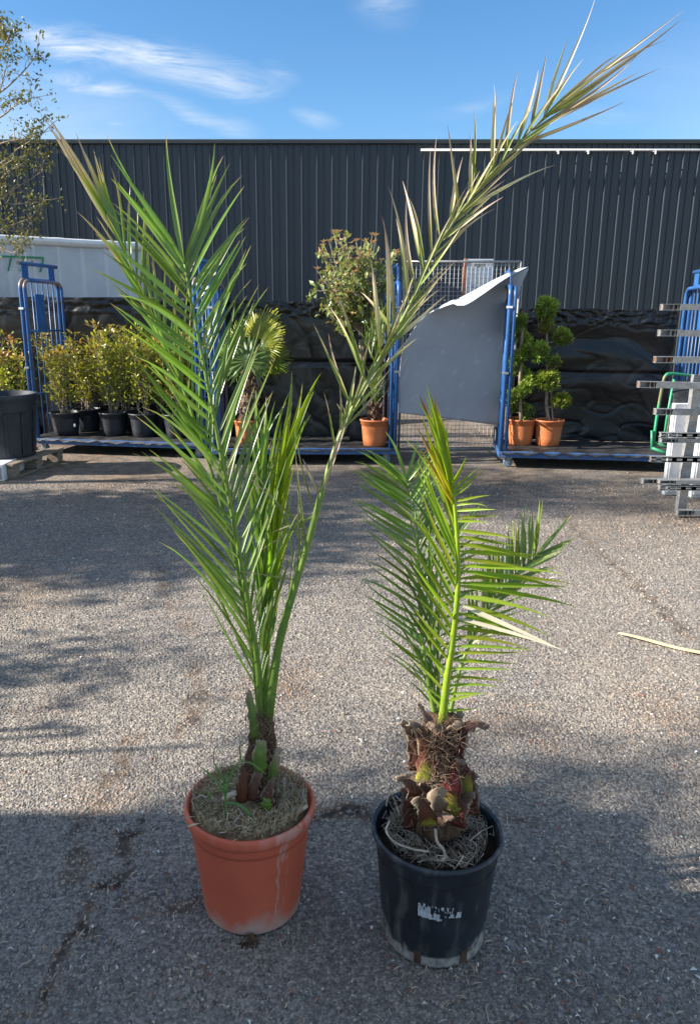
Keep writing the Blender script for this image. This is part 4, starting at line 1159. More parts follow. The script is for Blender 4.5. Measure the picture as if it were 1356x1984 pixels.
def frond(palm, rach, rad0, rad1, Lt, Rt, nL, nR, t0, W, mat, rmat, a0=(0, .12), a1=.7, onset=.75, twist=(-.5, .5), dL=-.06, dR=.10, jit=11, sag=.05, extra=(), dry_top=None, rdry=0.0, t1=1.0, mats=None, aL=None, facing=False):
    """rach: (px, py, D) along the midrib; Lt, Rt: (t, dx, dy) tip offsets in photograph pixels"""
    pts3 = [P(x, y, D) for x, y, D in rach]
    fine = spline(pts3, 40)
    finepx = spline([Vector(r) for r in rach], 40)
    m = MB()
    m.tube(fine, [rad0 + (rad1 - rad0) * (k / 39) ** .55 for k in range(40)], 9, a=[rdry * max(0, (k / 39 - .3)) for k in range(40)])
    fr = m.build('frond', rmat, palm, smooth=True)
    def sample(t):
        q = t * 39; i = min(38, int(q)); return fine[i].lerp(fine[i+1], q - i), finepx[i].lerp(finepx[i+1], q - i)
    for tab, n, sg, dD in ((Lt, nL, -1, dL), (Rt, nR, 1, dR)):
        for k in range(n):
            t = t0 + (t1 - t0) * (k + random.uniform(-.25, .25)) / max(1, n - 1)
            t = min(1, max(t0 * .8, t))
            b, bp = sample(t)
            dx, dy = at_tab(tab, t)[:2]
            sc = random.uniform(.86, 1.08)
            tx, ty = bp.x + dx * sc + random.gauss(0, jit), bp.y + dy * sc + random.gauss(0, jit)
            tip = P(tx, ty, bp.z + dD * random.uniform(.4, 1.3) + random.gauss(0, .025))
            aa = random.uniform(*(aL if (aL and sg < 0) else a0)); top = a1 if dry_top is None else a1 + (dry_top - a1) * max(0, (t - .5) * 2)
            on = onset if dry_top is None else max(.05, onset - .5 * max(0, t - .45) * 2)
            leaflet(fr, b, tip, W * random.uniform(.82, 1.12) * (.55 + .45 * min(1, t * 2.2)), mat, aa, min(1, top * random.uniform(.55, 1.15)), random.uniform(*twist) * (1 if sg > 0 else -1), sag * random.uniform(.3, 1.5), random.uniform(.45, 1.0), side=sg if facing else None, onset=on)
    for bx, by, tx, ty, dd, ww, em, ea0, ea1, eon in extra:
        # explicit leaflets, from the midrib point nearest to the given pixel
        i = min(range(40), key=lambda q: (finepx[q].x - bx) ** 2 + (finepx[q].y - by) ** 2)
        leaflet(fr, fine[i], P(tx, ty, finepx[i].z + dd), ww, em or mat, ea0, ea1, random.uniform(-.4, .4), sag * random.uniform(.3, 1.2), .6, onset=eon, nring=10)
    return fr

# ---- left palm
random.seed(101)
D1 = 1.555
pc = Vector((XD(487, D1, .15), D1, .004))
palm = thing('tall_potted_palm', 'tall feather palm with browning right frond in terracotta coloured pot', 'palm', pc)
PR, PH = .156, .284
def lime(th, r, z):
    a = max(0, .75 * (1 - z / .055) + .55 * fbm((math.cos(th) * 3, math.sin(th) * 3, z * 14), 1, 5)) if z < .10 else 0
    if z > PH * .90: a = max(a, .45 * max(0, fbm((math.cos(th) * 4, math.sin(th) * 4, z * 8), 1, 4)) + (.45 if -1.1 < th - 2 * math.pi < -.35 and fbm((th * 9, z * 60, 3)) > -.1 else 0))
    # the white runs on the right hand flank
    for th0, z0, z1, w, g in ((5.28, .05, .265, .011, 1.0), (5.45, .06, .22, .006, .5), (5.36, .2, .29, .04, .5)):
        c0 = th0 + .05 * fbm((z * 16, 0, th0), 1, 3) + .16 * (z - .15)
        if z0 < z < z1: a = max(a, g * math.exp(-((th - c0) / w) ** 2))
    return min(1, max(0, a))
prof = [(PR*.735, 0), (PR*.755, .003)]
for k in range(1, 40):
    u = k / 39; prof.append((PR * (.755 + .155 * u), .003 + (PH * .80 - .003) * u))
prof += [(PR*.925, PH*.803), (PR*.928, PH*.83), (PR*.935, PH*.87), (PR*.94, PH*.898), (PR*.975, PH*.902), (PR*.995, PH*.915), (PR, PH*.94), (PR, PH*.965), (PR*.99, PH*.988), (PR*.97, PH), (PR*.945, PH*.998), (PR*.925, PH*.98), (PR*.90, PH*.90), (PR*.86, PH*.6)]
MB().lathe(prof, pc, 220, lime).build('pot', M['terracotta'], palm, smooth=True)
m = MB()
sc = pc + Vector((0, 0, PH * .955))
m.lathe([(.001, .032), (PR*.3, .028), (PR*.6, .018), (PR*.8, .006), (PR*.905, -.012)], sc, 60)
m.v = [(x, y, z + .012 * fbm((x * 30, y * 30, 1.0), 1, 4)) for x, y, z in m.v]
m.build('soil', M['straw_soil'], palm, smooth=True)
def strands(c, R0, n, L, rad, dz, tone=None, zj=.012, arch=.02, centre=0.0):
    m = MB()
    for k in range(n):
        a = random.uniform(0, 6.28); r_ = R0 * math.sqrt(random.uniform(centre, 1)); l_ = random.uniform(.5, 1.2) * L
        p = c + Vector((math.cos(a) * r_, math.sin(a) * r_, dz + random.uniform(0, zj)))
        h = random.uniform(0, 6.28); pts = []
        for q in range(6):
            pts.append(p.copy())
            h += random.gauss(0, .55)
            p = p + Vector((math.cos(h), math.sin(h), 0)) * l_ / 5
            off = Vector((p.x - c.x, p.y - c.y)); 
            if off.length > R0 * .98: h += math.pi * .6; p.x = c.x + off.x * R0 * .97 / off.length; p.y = c.y + off.y * R0 * .97 / off.length
            p.z = c.z + dz + random.uniform(0, zj) + arch * math.sin(q / 5 * math.pi) * random.random()
        m.tube(pts, [rad * random.uniform(.5, 1.2)] * 6, 3, False, a=random.random() ** 3)
    return m
o = strands(sc, PR * .9, 1000, .06, .0007, .008, .04, .020, .020).build('straw', M['straw'], palm, smooth=True); tag(o, kind='stuff')
o = strands(sc, PR * .9, 45, .09, .0014, .014, 0, .016, .03).build('roots', M['root'], palm, smooth=True); tag(o, kind='stuff')
m = MB()
for k in range(420):
    a = random.uniform(0, 6.28); r_ = PR * .88 * math.sqrt(random.uniform(.12, 1)); h = random.uniform(0, 6.28)
    p = sc + Vector((math.cos(a) * r_, math.sin(a) * r_, .010 + .022 * (1 - r_ / PR)))
    m.leaf(p, Vector((math.cos(h), math.sin(h), random.uniform(.05, .9))), Vector((0, 0, 1)) + rv(.4), random.uniform(.015, .05), random.uniform(.0018, .004), random.random() ** 2 * .8)
tag(m.build('dry_grass', M['straw'], palm), kind='stuff')
m = MB()
for k in range(14):
    p = P(484 + random.gauss(0, 5), 1808, D1 - PR * .8) ; p.z = random.uniform(.004, .02)
    m.tube([p, p + Vector((random.gauss(0, .008), -random.uniform(.002, .02), -p.z * .6)), p + Vector((random.gauss(0, .014), -random.uniform(.008, .03), .002 - p.z))], [.0028, .002, .0012], 4)
m.build('root_tuft', M['fibre'], palm)
for bx, by, ex, ey, r_ in ((540, 1590, 595, 1562, .008), (510, 1582, 560, 1592, .006), (432, 1548, 470, 1535, .006)):
    MB().tube(spline([P(bx, by, D1 - .05), P((bx + ex) / 2, (by + ey) / 2 - 4, D1 - .055), P(ex, ey, D1 - .03)], 8), [r_ * .7, r_, r_, r_ * .9, r_, r_, r_ * .9, r_ * .5], 8).build('thick_root', M['root'], palm, smooth=True)
# base of the stem: fibre, cut leaf stubs
bx0 = P(505, 1560, D1)
def core(mb, pts, rad):
    mb.tube(spline(pts, 16), [rad[0] + (rad[1] - rad[0]) * k / 15 for k in range(16)], 14)
    mb.v = [tuple(Vector(v) + rv(.0025)) for v in mb.v]
m = MB(); core(m, [P(508, 1575, D1), P(505, 1500, D1), P(507, 1430, D1), P(508, 1385, D1)], (.042, .024)); m.build('stem_base', M['fibre'], palm, smooth=True)
def stub(pts, w0, w1, mat, par, tone=(0, 1), curl=0.6, nm='leaf_stub', face=None):
    """scale shaped leaf base: wide cupped at its foot, cut or drawn out at its tip"""
    c_ = spline([P(*q) for q in pts], 12)
    m = MB(); nu = 8
    idx = []
    for k, p in enumerate(c_):
        u = k / 11
        t_ = (c_[min(11, k+1)] - c_[max(0, k-1)]).normalized()
        v_ = (CAMV - p).normalized() if face is None else face
        s_ = t_.cross(v_).normalized(); n_ = s_.cross(t_)
        w = (w0 + (w1 - w0) * (u * u * (3 - 2 * u)) ** .8) * (1 + .10 * math.sin(u * 17 + w0 * 900))
        row_ = []
        for j in range(nu + 1):
            q = (j / nu - .5) * 2
            row_.append(m.vert(p + s_ * w * .5 * q + n_ * w * curl * (1 - q * q) * .5 + rv(.0006 + .0016 * abs(q) ** 4), tone[0] + (tone[1] - tone[0]) * (u + .10 * abs(q) ** 3 + .05 * random.random()) + (.5 * abs(q) ** 7 if tone[1] > .8 and u > .15 else 0)))
        idx.append(row_)
    for r0, r1 in zip(idx, idx[1:]):
        for j in range(nu): m.f.append((r0[j], r0[j+1], r1[j+1], r1[j]))
    return m.build(nm, mat, par, smooth=True, solid=.003)
stub([(497, 1430, D1 - .03), (490, 1390, D1 - .035), (484, 1350, D1 - .03), (479, 1340, D1 - .03)], .020, .013, M['stub'], palm, (0, 1))
stub([(504, 1490, D1 - .045), (504, 1465, D1 - .052), (506, 1440, D1 - .048), (507, 1434, D1 - .045)], .030, .022, M['stub'], palm, (.1, .95))
stub([(526, 1510, D1 - .03), (530, 1490, D1 - .04), (535, 1465, D1 - .04), (540, 1447, D1 - .035)], .022, .014, M['stub'], palm, (.2, 1.05))
stub([(468, 1548, D1 - .045), (471, 1525, D1 - .055), (474, 1500, D1 - .05), (470, 1482, D1 - .045)], .030, .010, M['boot'], palm, (.42, .7))
stub([(520, 1562, D1 - .05), (518, 1545, D1 - .055), (524, 1522, D1 - .05), (532, 1505, D1 - .045)], .036, .012, M['boot'], palm, (.5, .95))
stub([(490, 1545, D1 - .045), (492, 1525, D1 - .052), (500, 1500, D1 - .05), (512, 1482, D1 - .045)], .030, .014, M['boot'], palm, (.6, .95))
stub([(516, 1563, D1 - .06), (517, 1555, D1 - .062), (518, 1546, D1 - .06)], .022, .020, M['stub'], palm, (0, .3))
m = MB()
for k in range(260):
    p = P(random.gauss(508, 14), random.uniform(1385, 1560), D1 - random.uniform(.01, .05)); q = p + Vector((random.gauss(0, .016), random.gauss(-.006, .01), random.gauss(.012, .018)))
    m.tube([p, p.lerp(q, .5) + rv(.004), q], [.0009, .0008, .0005], 3, False)
tag(m.build('stem_fibres', M['fibre_strand'], palm), kind='stuff')
# a grass weed in the pot
for pts, w in (([(438, 1600), (437, 1550), (432, 1510), (415, 1478), (416, 1448)], .007), ([(438, 1540), (425, 1520), (405, 1498), (390, 1487)], .008), ([(437, 1545), (445, 1510), (460, 1480), (470, 1475)], .008), ([(470, 1475), (490, 1480), (515, 1500)], .007),
               ([(440, 1555), (465, 1560), (488, 1582), (500, 1608)], .009), ([(437, 1530), (420, 1530), (405, 1545)], .006), ([(468, 1475), (465, 1455), (466, 1435)], .006), ([(435, 1520), (440, 1500), (444, 1485)], .007), ([(408, 1550), (404, 1540), (400, 1528)], .007)):
    c_ = spline([P(x, y, D1 - .09) for x, y in pts], 9)
    m = MB()
    for k, p in enumerate(c_):
        t_ = (c_[min(8, k+1)] - c_[max(0, k-1)]).normalized(); s_ = t_.cross((CAMV - p).normalized()).normalized(); wk = w * .62 * (.4 + .6 * math.sin(math.pi * min(1, .15 + k / 8 * .9))) * .5
        m.vert(p - s_ * wk, k / 9); m.vert(p + Vector((0, 0, .001)), k / 9); m.vert(p + s_ * wk, k / 9)
    for k in range(8): i = 3 * k; m.f += [(i, i+1, i+4, i+3), (i+1, i+2, i+5, i+4)]
    m.build('weed_blade', M['weed'], palm, smooth=True)

random.seed(110)
YG = M['palm']
frond(palm, [(507, 1400, 1.545), (500, 1290, 1.54), (483, 1180, 1.53), (462, 1060, 1.52), (440, 940, 1.51), (415, 810, 1.50), (392, 690, 1.50), (372, 590, 1.50), (358, 512, 1.51)], .0095, .0022,
      [(0, -95, -180), (.08, -140, -245), (.2, -160, -215), (.35, -185, -150), (.5, -185, -185), (.65, -190, -150), (.8, -192, -140), (.92, -160, -195), (1, -148, -225)],
      [(0, 25, -140), (.08, 40, -170), (.2, 60, -200), (.4, 85, -215), (.6, 75, -235), (.8, 95, -165), (.9, 118, -175), (1, 70, -225)], 44, 42, .06, .0105, YG, M['rachis'], (.0, .18), .75, .82, (-.3, .55), -.07, .10, 12, .06, facing=True,
      extra=((358, 515, 311, 243, .02, .012, None, .1, .85, .8), (358, 512, 424, 278, .05, .013, None, .05, .5, .9), (359, 520, 443, 314, .06, .012, None, .05, .55, .9), (358, 512, 206, 292, -.04, .012, None, .05, .5, .9), (360, 525, 210, 338, -.05, .012, None, .05, .6, .9)))
frond(palm, [(503, 1385, 1.60), (488, 1260, 1.61), (455, 1080, 1.63), (415, 930, 1.65), (365, 780, 1.67), (318, 660, 1.69), (268, 545, 1.70), (218, 430, 1.71)], .007, .002,
      [(0, -60, -130), (.3, -110, -130), (.6, -75, -150), (.8, -75, -140), (1, -120, -190)], [(0, 20, -170), (.3, 30, -190), (.6, 5, -195), (.85, -10, -165), (1, -45, -150)],
      28, 32, .18, .009, YG, M['rachis'], (.0, .15), .85, .7, (-.7, .7), -.02, .05, 12, .03, dry_top=1.0,
      extra=((225, 445, 75, 213, 0, .012, M['palm_dry'], .5, 1, .2), (228, 450, 92, 205, 0, .012, M['palm_dry'], .5, 1, .25), (230, 455, 84, 228, 0, .012, M['palm_dry'], .45, .9, .2), (235, 465, 112, 228, .02, .012, M['palm_dry'], .4, .9, .2), (240, 475, 100, 240, -.02, .012, M['palm_dry'], .5, .95, .2), (235, 460, 138, 250, 0, .012, M['palm_dry'], .3, .85, .35), (250, 500, 164, 274, 0, .012, None, .2, .9, .5)))
# folded young spears in the middle
frond(palm, [(517, 1390, 1.575), (519, 1250, 1.585), (522, 1130, 1.60), (533, 1010, 1.61), (547, 905, 1.62)], .006, .002, [(0, -5, -120), (.5, 10, -180), (1, 10, -150)], [(0, 30, -150), (.5, 45, -190), (1, 50, -165)],
      13, 15, .35, .013, M['palm_young'], M['rachis_y'], (.0, .3), .5, .9, (-.5, .5), 0, .02, 7, .01, extra=((545, 910, 612, 716, 0, .015, None, .1, .3, .9), (545, 905, 576, 712, 0, .012, M['palm'], .1, .4, .9)))
frond(palm, [(511, 1390, 1.57), (511, 1250, 1.58), (509, 1130, 1.59), (507, 1020, 1.60), (505, 930, 1.61)], .006, .002, [(0, -25, -150), (.5, -28, -180), (1, -18, -190)], [(0, 20, -150), (.5, 25, -190), (1, 18, -190)],
      12, 12, .22, .012, M['palm'], M['rachis'], (.0, .12), .4, .9, (-.7, .7), 0, .03, 8, .01)
frond(palm, [(514, 1390, 1.60), (518, 1280, 1.61), (520, 1180, 1.62), (516, 1080, 1.63), (513, 960, 1.63)], .005, .002, [(0, -10, -160), (1, -20, -170)], [(0, 25, -150), (1, 28, -210)],
      9, 11, .3, .011, M['palm'], M['rachis'], (.0, .25), .45, .85, (-.8, .8), 0, .03, 9, .01)
# the long right hand frond, mostly dried
DRY, YNG = M['palm_dry'], M['palm']
ex = []
for bx, by, tx, ty, kind in ((598, 1048, 560, 820, 't'), (612, 1000, 565, 822, 't'), (600, 1042, 455, 905, 't'), (596, 1055, 450, 850, 't'), (606, 1010, 490, 1075, 't'), (614, 985, 520, 1030, 't'), (570, 1140, 462, 1105, 't'), (596, 1060, 578, 895, 't'), (588, 1085, 574, 940, 't'), (570, 1140, 590, 1000, 't'), (580, 1110, 560, 990, 't'), (560, 1175, 572, 1050, 't'), (622, 960, 584, 882, 'd'), (624, 955, 668, 800, 'b'), (630, 935, 676, 790, 'b'), (640, 900, 690, 770, 'b'), (615, 985, 655, 860, 'b'), (645, 885, 700, 760, 'b'), (655, 855, 660, 740, 't'), (650, 870, 632, 760, 't'), (668, 825, 672, 770, 'p'),
        (680, 792, 607, 615, 'g'), (684, 788, 630, 646, 'd'), (704, 752, 642, 583, 'g'), (711, 740, 650, 547, 'g'), (694, 765, 716, 643, 'g'), (735, 700, 715, 508, 'd'), (743, 690, 727, 487, 'd'), (752, 670, 747, 415, 'd'), (770, 640, 746, 405, 'd'),
        (660, 840, 690, 700, 'g'), (665, 830, 664, 780, 'd'), (670, 815, 652, 780, 'g'),
        (790, 600, 762, 361, 'd'), (820, 530, 777, 337, 'd'), (800, 575, 787, 381, 'd'), (842, 488, 827, 281, 'd'), (862, 455, 846, 262, 'd'), (880, 425, 868, 240, 'd'), (870, 445, 892, 303, 'd'), (905, 395, 914, 243, 'd'), (922, 375, 928, 196, 'g'), (945, 345, 954, 186, 'd'), (955, 330, 964, 152, 'd'),
        (985, 298, 996, 128, 'd'), (1008, 275, 1050, 135, 'd'), (1018, 262, 1061, 98, 'd'), (1040, 240, 1107, 65, 'p'), (1050, 230, 1158, -4, 'p'), (1050, 230, 1328, 24, 'd'), (1050, 232, 1322, 38, 'd'), (1040, 240, 1296, 72, 'd'), (1030, 252, 1288, 122, 'd'), (1035, 248, 1250, 110, 'd'), (1020, 262, 1240, 135, 'd'),
        (1000, 285, 1215, 199, 'd'), (900, 405, 1074, 306, 'd'), (860, 460, 976, 372, 'd'), (748, 672, 862, 568, 'd'), (714, 738, 811, 650, 'g'), (760, 655, 700, 560, 'g'), (800, 580, 770, 420, 'g'), (830, 515, 800, 370, 'g'), (930, 365, 905, 270, 'g'), (965, 325, 990, 190, 'd'), (1045, 236, 1200, 90, 'd'), (1046, 234, 1180, 120, 'd')):
    mt, a_, b_, on = {'d': (DRY, .30, .98, .18), 'g': (DRY, .0, .8, .4), 'p': (M['palm_pale'], .3, 1, .1), 't': (DRY, .05, .75, .35), 'b': (DRY, .72, .98, .1)}[kind]
    ex.append((bx, by, tx, ty, random.uniform(-.05, .08), random.uniform(.0070, .0098) * (.55 if kind == 't' else 1), mt, a_ * random.uniform(.5, 1.2), b_ * random.uniform(.8, 1.05), on))
frond(palm, [(519, 1395, 1.54), (540, 1250, 1.545), (570, 1140, 1.55), (600, 1040, 1.56), (630, 930, 1.57), (662, 838, 1.59), (702, 755, 1.61), (748, 675, 1.63), (792, 595, 1.66), (840, 490, 1.69), (900, 400, 1.72), (970, 315, 1.75), (1052, 228, 1.79)], .0125, .0018,
      [(0, 30, -100), (.5, 55, -120), (.7, 70, -135), (1, 70, -120)], [(0, 40, -110), (.5, 75, -115), (.75, 100, -115), (1, 140, -95)], 15, 24, .42, .0068, DRY, M['rachis'], (.0, .3), .95, .4, (-.6, .6), .02, .03, 11, .01, extra=ex, rdry=.6)

# ---- right palm
random.seed(202)
D2 = 1.465
pc = Vector((XD(842, D2, .15), D2, .004))
palm = thing('short_potted_palm', 'short bushy feather palm with shaggy trunk in black plastic pot', 'palm', pc)
PR, PH = .148, .278
def dusty(th, r, z):
    a = 0
    if z < .10:
        lim = .042 + .030 * math.cos(2 * (th + .1)) + .018 * fbm((math.cos(th) * 3, math.sin(th) * 3, 0), 1, 4)
        a = max(0, min(1, (lim - z) / .02 + .5)) * (.45 + 1.5 * fbm((math.cos(th) * 11, math.sin(th) * 11, z * 60), 1, 5))
        if z < .030: a = max(a, .80 + 0.9 * fbm((math.cos(th) * 8, math.sin(th) * 8, z * 50), 1, 4))
    a = max(a, .32 * max(0, fbm((math.cos(th) * 5, math.sin(th) * 5, z * 9), 1, 5) - .15))
    return min(.95, max(0, a))
prof = [(PR*.77, 0), (PR*.80, .003)]
for k in range(1, 44):
    u = k / 43; prof.append((PR * (.80 + .135 * u) - (.0015 if .055 < u < .075 else 0), .003 + (PH * .93 - .003) * u))
prof += [(PR*.965, PH*.935), (PR*.995, PH*.945), (PR*1.01, PH*.965), (PR*1.005, PH*.985), (PR*.985, PH), (PR*.955, PH*.998), (PR*.935, PH*.98), (PR*.92, PH*.9), (PR*.88, PH*.6)]
MB().lathe(prof, pc, 200, dusty).build('pot', M['black_pot'], palm, smooth=True)
for th in (4.28, 5.15):
    d = Vector((math.cos(th), math.sin(th), 0)); s_ = Vector((-d.y, d.x, 0)); m = MB()
    for z, rr in ((.008, .806), (.042, .818)):
        for q in (-.008, .008): m.vert(pc + d * (PR * rr + .0015) + s_ * q + Vector((0, 0, z)))
    m.f = [(0, 1, 3, 2)]
    m.build('drain_slot', M['fibre'], palm, solid=.002)
# torn remains of a white label
m = MB(); nu, nv = 84, 36
th0, th1, lz0, lz1 = 4.72, 5.35, .140, .178
c0 = math.atan2(P(852, 1770, D2 - .13).y - pc.y, P(852, 1770, D2 - .13).x - pc.x) % (2 * math.pi)
lab = [[None] * (nu + 1) for _ in range(nv + 1)]
def lp(u, v):
    th = c0 - .36 + .72 * u; z = .142 + .040 * v - .010 * u
    r_ = PR * (.80 + .135 * (z / (PH * .93))) + .0012
    return pc + Vector((math.cos(th) * r_, math.sin(th) * r_, z))
keep = {}
for j in range(nv):
    for i in range(nu):
        u, v = (i + .5) / nu, (j + .5) / nv
        n_ = fbm((u * 13, v * 4, 8.3), 1, 5)
        lim = .45 + .30 * (u < .28) + .12 * (u > .72) - .2 * (.5 < u < .6) + .28 * fbm((u * 16, 1.7, 0), 1, 3)
        if v < lim + .25 * n_ and v > .05 + .1 * fbm((u * 12, 5, 5)) + (.25 if u > .55 else 0): keep[(i, j)] = 1
        if v > .6 and fbm((u * 24, v * 3, 2.2), 1, 3) > .18 and u < .8: keep[(i, j)] = 1
vid = {}
for (i, j) in keep:
    f_ = []
    for a_, b_ in ((i, j), (i+1, j), (i+1, j+1), (i, j+1)):
        if (a_, b_) not in vid: vid[(a_, b_)] = m.vert(lp(a_ / nu, b_ / nv))
        f_.append(vid[(a_, b_)])
    m.f.append(tuple(f_))
M['label'] = pmat('torn_label', (.42, .42, .43), (.62, .62, .62), 60, .6)
m.build('torn_label', M['label'], palm)
sc = pc + Vector((0, 0, PH * .84))
m = MB()
m.lathe([(.001, .03), (PR*.35, .028), (PR*.6, .015), (PR*.8, .0), (PR*.925, -.01)], sc, 60)
m.v = [(x, y, z + .012 * fbm((x * 30, y * 30, 4.0), 1, 4)) for x, y, z in m.v]
m.build('soil', M['soil'], palm, smooth=True)
o = strands(sc, PR * .78, 420, .09, .0006, .016, 0, .022, .025).build('fine_roots', M['root'], palm, smooth=True); tag(o, kind='stuff')
o = strands(sc, PR * .88, 40, .14, .0014, .022, 0, .016, .035).build('roots', M['root'], palm, smooth=True); tag(o, kind='stuff')
MB().tube(spline([P(843, 1605, D2 - .07), P(846, 1630, D2 - .08), P(858, 1645, D2 - .085), P(862, 1660, D2 - .10), P(855, 1668, D2 - .11)], 14), .0032, 7).build('thick_root', M['root'], palm, smooth=True)
MB().tube(spline([P(755, 1590, D2 - .02), P(748, 1610, D2 - .05), P(765, 1632, D2 - .07), P(800, 1645, D2 - .09), P(830, 1650, D2 - .10)], 16), .0024, 6).build('thick_root', M['root'], palm, smooth=True)
MB().tube(spline([P(775, 1580, D2 + .01), P(760, 1542, D2 + .02), P(752, 1545, D2 + .01), P(748, 1562, D2)], 12), .0022, 6).build('thick_root', M['root'], palm, smooth=True)
# trunk: fibre core and overlapping leaf bases
m = MB(); core(m, [P(845, 1600, D2), P(848, 1530, D2), P(853, 1460, D2), P(856, 1395, D2)], (.062, .044)); m.build('trunk', M['fibre'], palm, smooth=True)
fd = D2 - .06
for pts, w0, w1, tone in (
        ([(825, 1520, fd), (826, 1490, fd - .008), (826, 1460, fd - .004), (820, 1428, fd), (808, 1408, fd - .008), (792, 1402, fd - .02)], .046, .012, (0, .98)),
        ([(866, 1572, fd - .012), (870, 1545, fd - .022), (876, 1515, fd - .02), (878, 1490, fd - .012), (886, 1477, fd - .018), (900, 1478, fd - .012)], .052, .014, (0, .98)),
        ([(872, 1480, fd + .016), (880, 1450, fd + .006), (890, 1425, fd + .002), (906, 1408, fd), (926, 1402, fd + .002), (946, 1410, fd + .006)], .046, .012, (.42, .98)),
        ([(808, 1560, fd + .005), (804, 1540, fd - .008), (796, 1522, fd - .014), (783, 1510, fd - .022), (766, 1510, fd - .03)], .040, .010, (.34, .9)),
        ([(830, 1595, fd - .015), (826, 1577, fd - .028), (818, 1562, fd - .03), (808, 1553, fd - .034), (800, 1560, fd - .045)], .038, .016, (.16, .98)),
        ([(884, 1598, fd - .01), (890, 1576, fd - .02), (898, 1558, fd - .016), (910, 1543, fd - .014), (920, 1541, fd - .02)], .032, .012, (.38, .95)),
        ([(856, 1566, fd - .034), (848, 1552, fd - .046), (842, 1541, fd - .046), (848, 1532, fd - .038), (862, 1538, fd - .034)], .030, .016, (.80, .95)),
        ([(848, 1592, fd - .03), (862, 1584, fd - .042), (880, 1585, fd - .048)], .024, .010, (.78, .95)),
        ([(896, 1540, fd + .012), (899, 1510, fd + .006), (897, 1486, fd + .006), (888, 1472, fd + .006)], .036, .018, (.05, .55)),
        ([(812, 1490, fd + .012), (806, 1455, fd + .008), (798, 1425, fd + .004), (788, 1408, fd - .004), (776, 1398, fd - .01)], .040, .012, (.5, 1)),
        ([(850, 1440, fd + .014), (838, 1412, fd + .004), (826, 1388, fd + .004), (810, 1362, fd + .008)], .028, .007, (.72, 1)),
        ([(880, 1440, fd + .03), (887, 1404, fd + .03), (891, 1372, fd + .04)], .032, .012, (.6, 1)),
        ([(864, 1432, fd + .003), (854, 1416, fd - .008), (842, 1412, fd - .012), (828, 1402, fd)], .026, .014, (.72, 1)),
        ([(866, 1432, fd + .005), (880, 1412, fd - .006), (894, 1398, fd + .004)], .026, .012, (.7, 1)),
        ([(905, 1575, fd + .04), (913, 1540, fd + .036), (912, 1512, fd + .036), (922, 1498, fd + .03)], .040, .014, (.45, 1)),
        ([(800, 1600, fd + .035), (791, 1568, fd + .022), (788, 1540, fd + .02), (778, 1525, fd + .016)], .040, .014, (.5, 1)),
        ([(845, 1540, fd + .0), (847, 1510, fd - .006), (850, 1480, fd - .002), (858, 1462, fd - .006)], .044, .014, (.55, .95)),
        ([(848, 1470, fd + .008), (850, 1445, fd + .004), (852, 1425, fd + .004)], .050, .020, (.62, .95)),
        ([(815, 1550, fd + .0), (820, 1530, fd - .01), (832, 1512, fd - .01), (842, 1500, fd - .014)], .036, .010, (.6, 1)),
        ([(880, 1560, fd + .0), (862, 1530, fd - .012), (850, 1522, fd - .016), (838, 1528, fd - .02)], .030, .010, (.7, 1))):
    stub(pts, w0 * 1.12, w1, M['boot'], palm, tone, .24, 'leaf_base')
m = MB()
for k in range(1500):
    y = random.uniform(1395, 1600); p = P(random.gauss(852, 26), y, D2 - random.uniform(.03, .085)); q = p + Vector((random.gauss(0, .018), random.gauss(-.004, .008), random.gauss(0, .018)))
    m.tube([p, p.lerp(q, .5) + rv(.006), q], [.0007, .0006, .0004], 3, False)
tag(m.build('trunk_fibres', M['fibre_strand'], palm), kind='stuff')

random.seed(215)
# behind first
frond(palm, [(842, 1390, 1.50), (826, 1300, 1.53), (813, 1190, 1.57), (811, 1090, 1.61), (806, 1010, 1.66), (797, 962, 1.70), (787, 928, 1.73)], .006, .0016,
      [(0, -60, -60), (.2, -105, -75), (.5, -120, -85), (.8, -118, -72), (1, -85, -75)], [(0, 20, -60), (.3, 40, -90), (.7, 62, -85), (1, 45, -75)], 36, 32, .12, .0092, M['palm'], M['rachis'], (.0, .25), .55, .88, (-.5, .5), -.02, .06, 7, .04, facing=True,
      extra=((788, 930, 750, 830, .05, .014, None, .1, .5, .9), (788, 930, 810, 842, .05, .013, None, .1, .5, .9)))
frond(palm, [(870, 1390, 1.50), (893, 1290, 1.53), (932, 1205, 1.58), (965, 1152, 1.63), (1003, 1108, 1.68), (1036, 1080, 1.72)], .006, .0016,
      [(0, -10, -80), (.3, -5, -100), (.6, -5, -118), (1, 6, -112)], [(0, 60, -25), (.3, 75, -30), (.6, 85, -40), (1, 85, -45)], 30, 22, .28, .0100, M['palm'], M['rachis'], (.08, .35), .5, .9, (-.5, .5), .04, .04, 6, .03, facing=True,
      extra=((1036, 1080, 1110, 992, .03, .015, None, .1, .8, .85), (1036, 1080, 1121, 1041, .03, .014, None, .1, .5, .9)))
frond(palm, [(852, 1395, 1.54), (848, 1290, 1.57), (850, 1190, 1.60), (856, 1100, 1.63), (866, 1030, 1.66)], .005, .0016, [(0, -40, -90), (.5, -62, -110), (1, -50, -110)], [(0, 50, -40), (.4, 95, -30), (.8, 80, -60), (1, 60, -80)], 18, 20, .1, .0095, M['palm'], M['rachis'], (.0, .12), .45, .9, (-.7, .7), .03, .03, 9, .03)
frond(palm, [(846, 1395, 1.52), (836, 1310, 1.535), (832, 1220, 1.55), (836, 1130, 1.56)], .005, .0016, [(0, -50, -70), (.5, -70, -90), (1, -50, -120)], [(0, 25, -80), (1, 15, -120)], 16, 12, .1, .009, M['palm'], M['rachis'], (.0, .1), .4, .9, (-.7, .7), .02, .02, 9, .02)
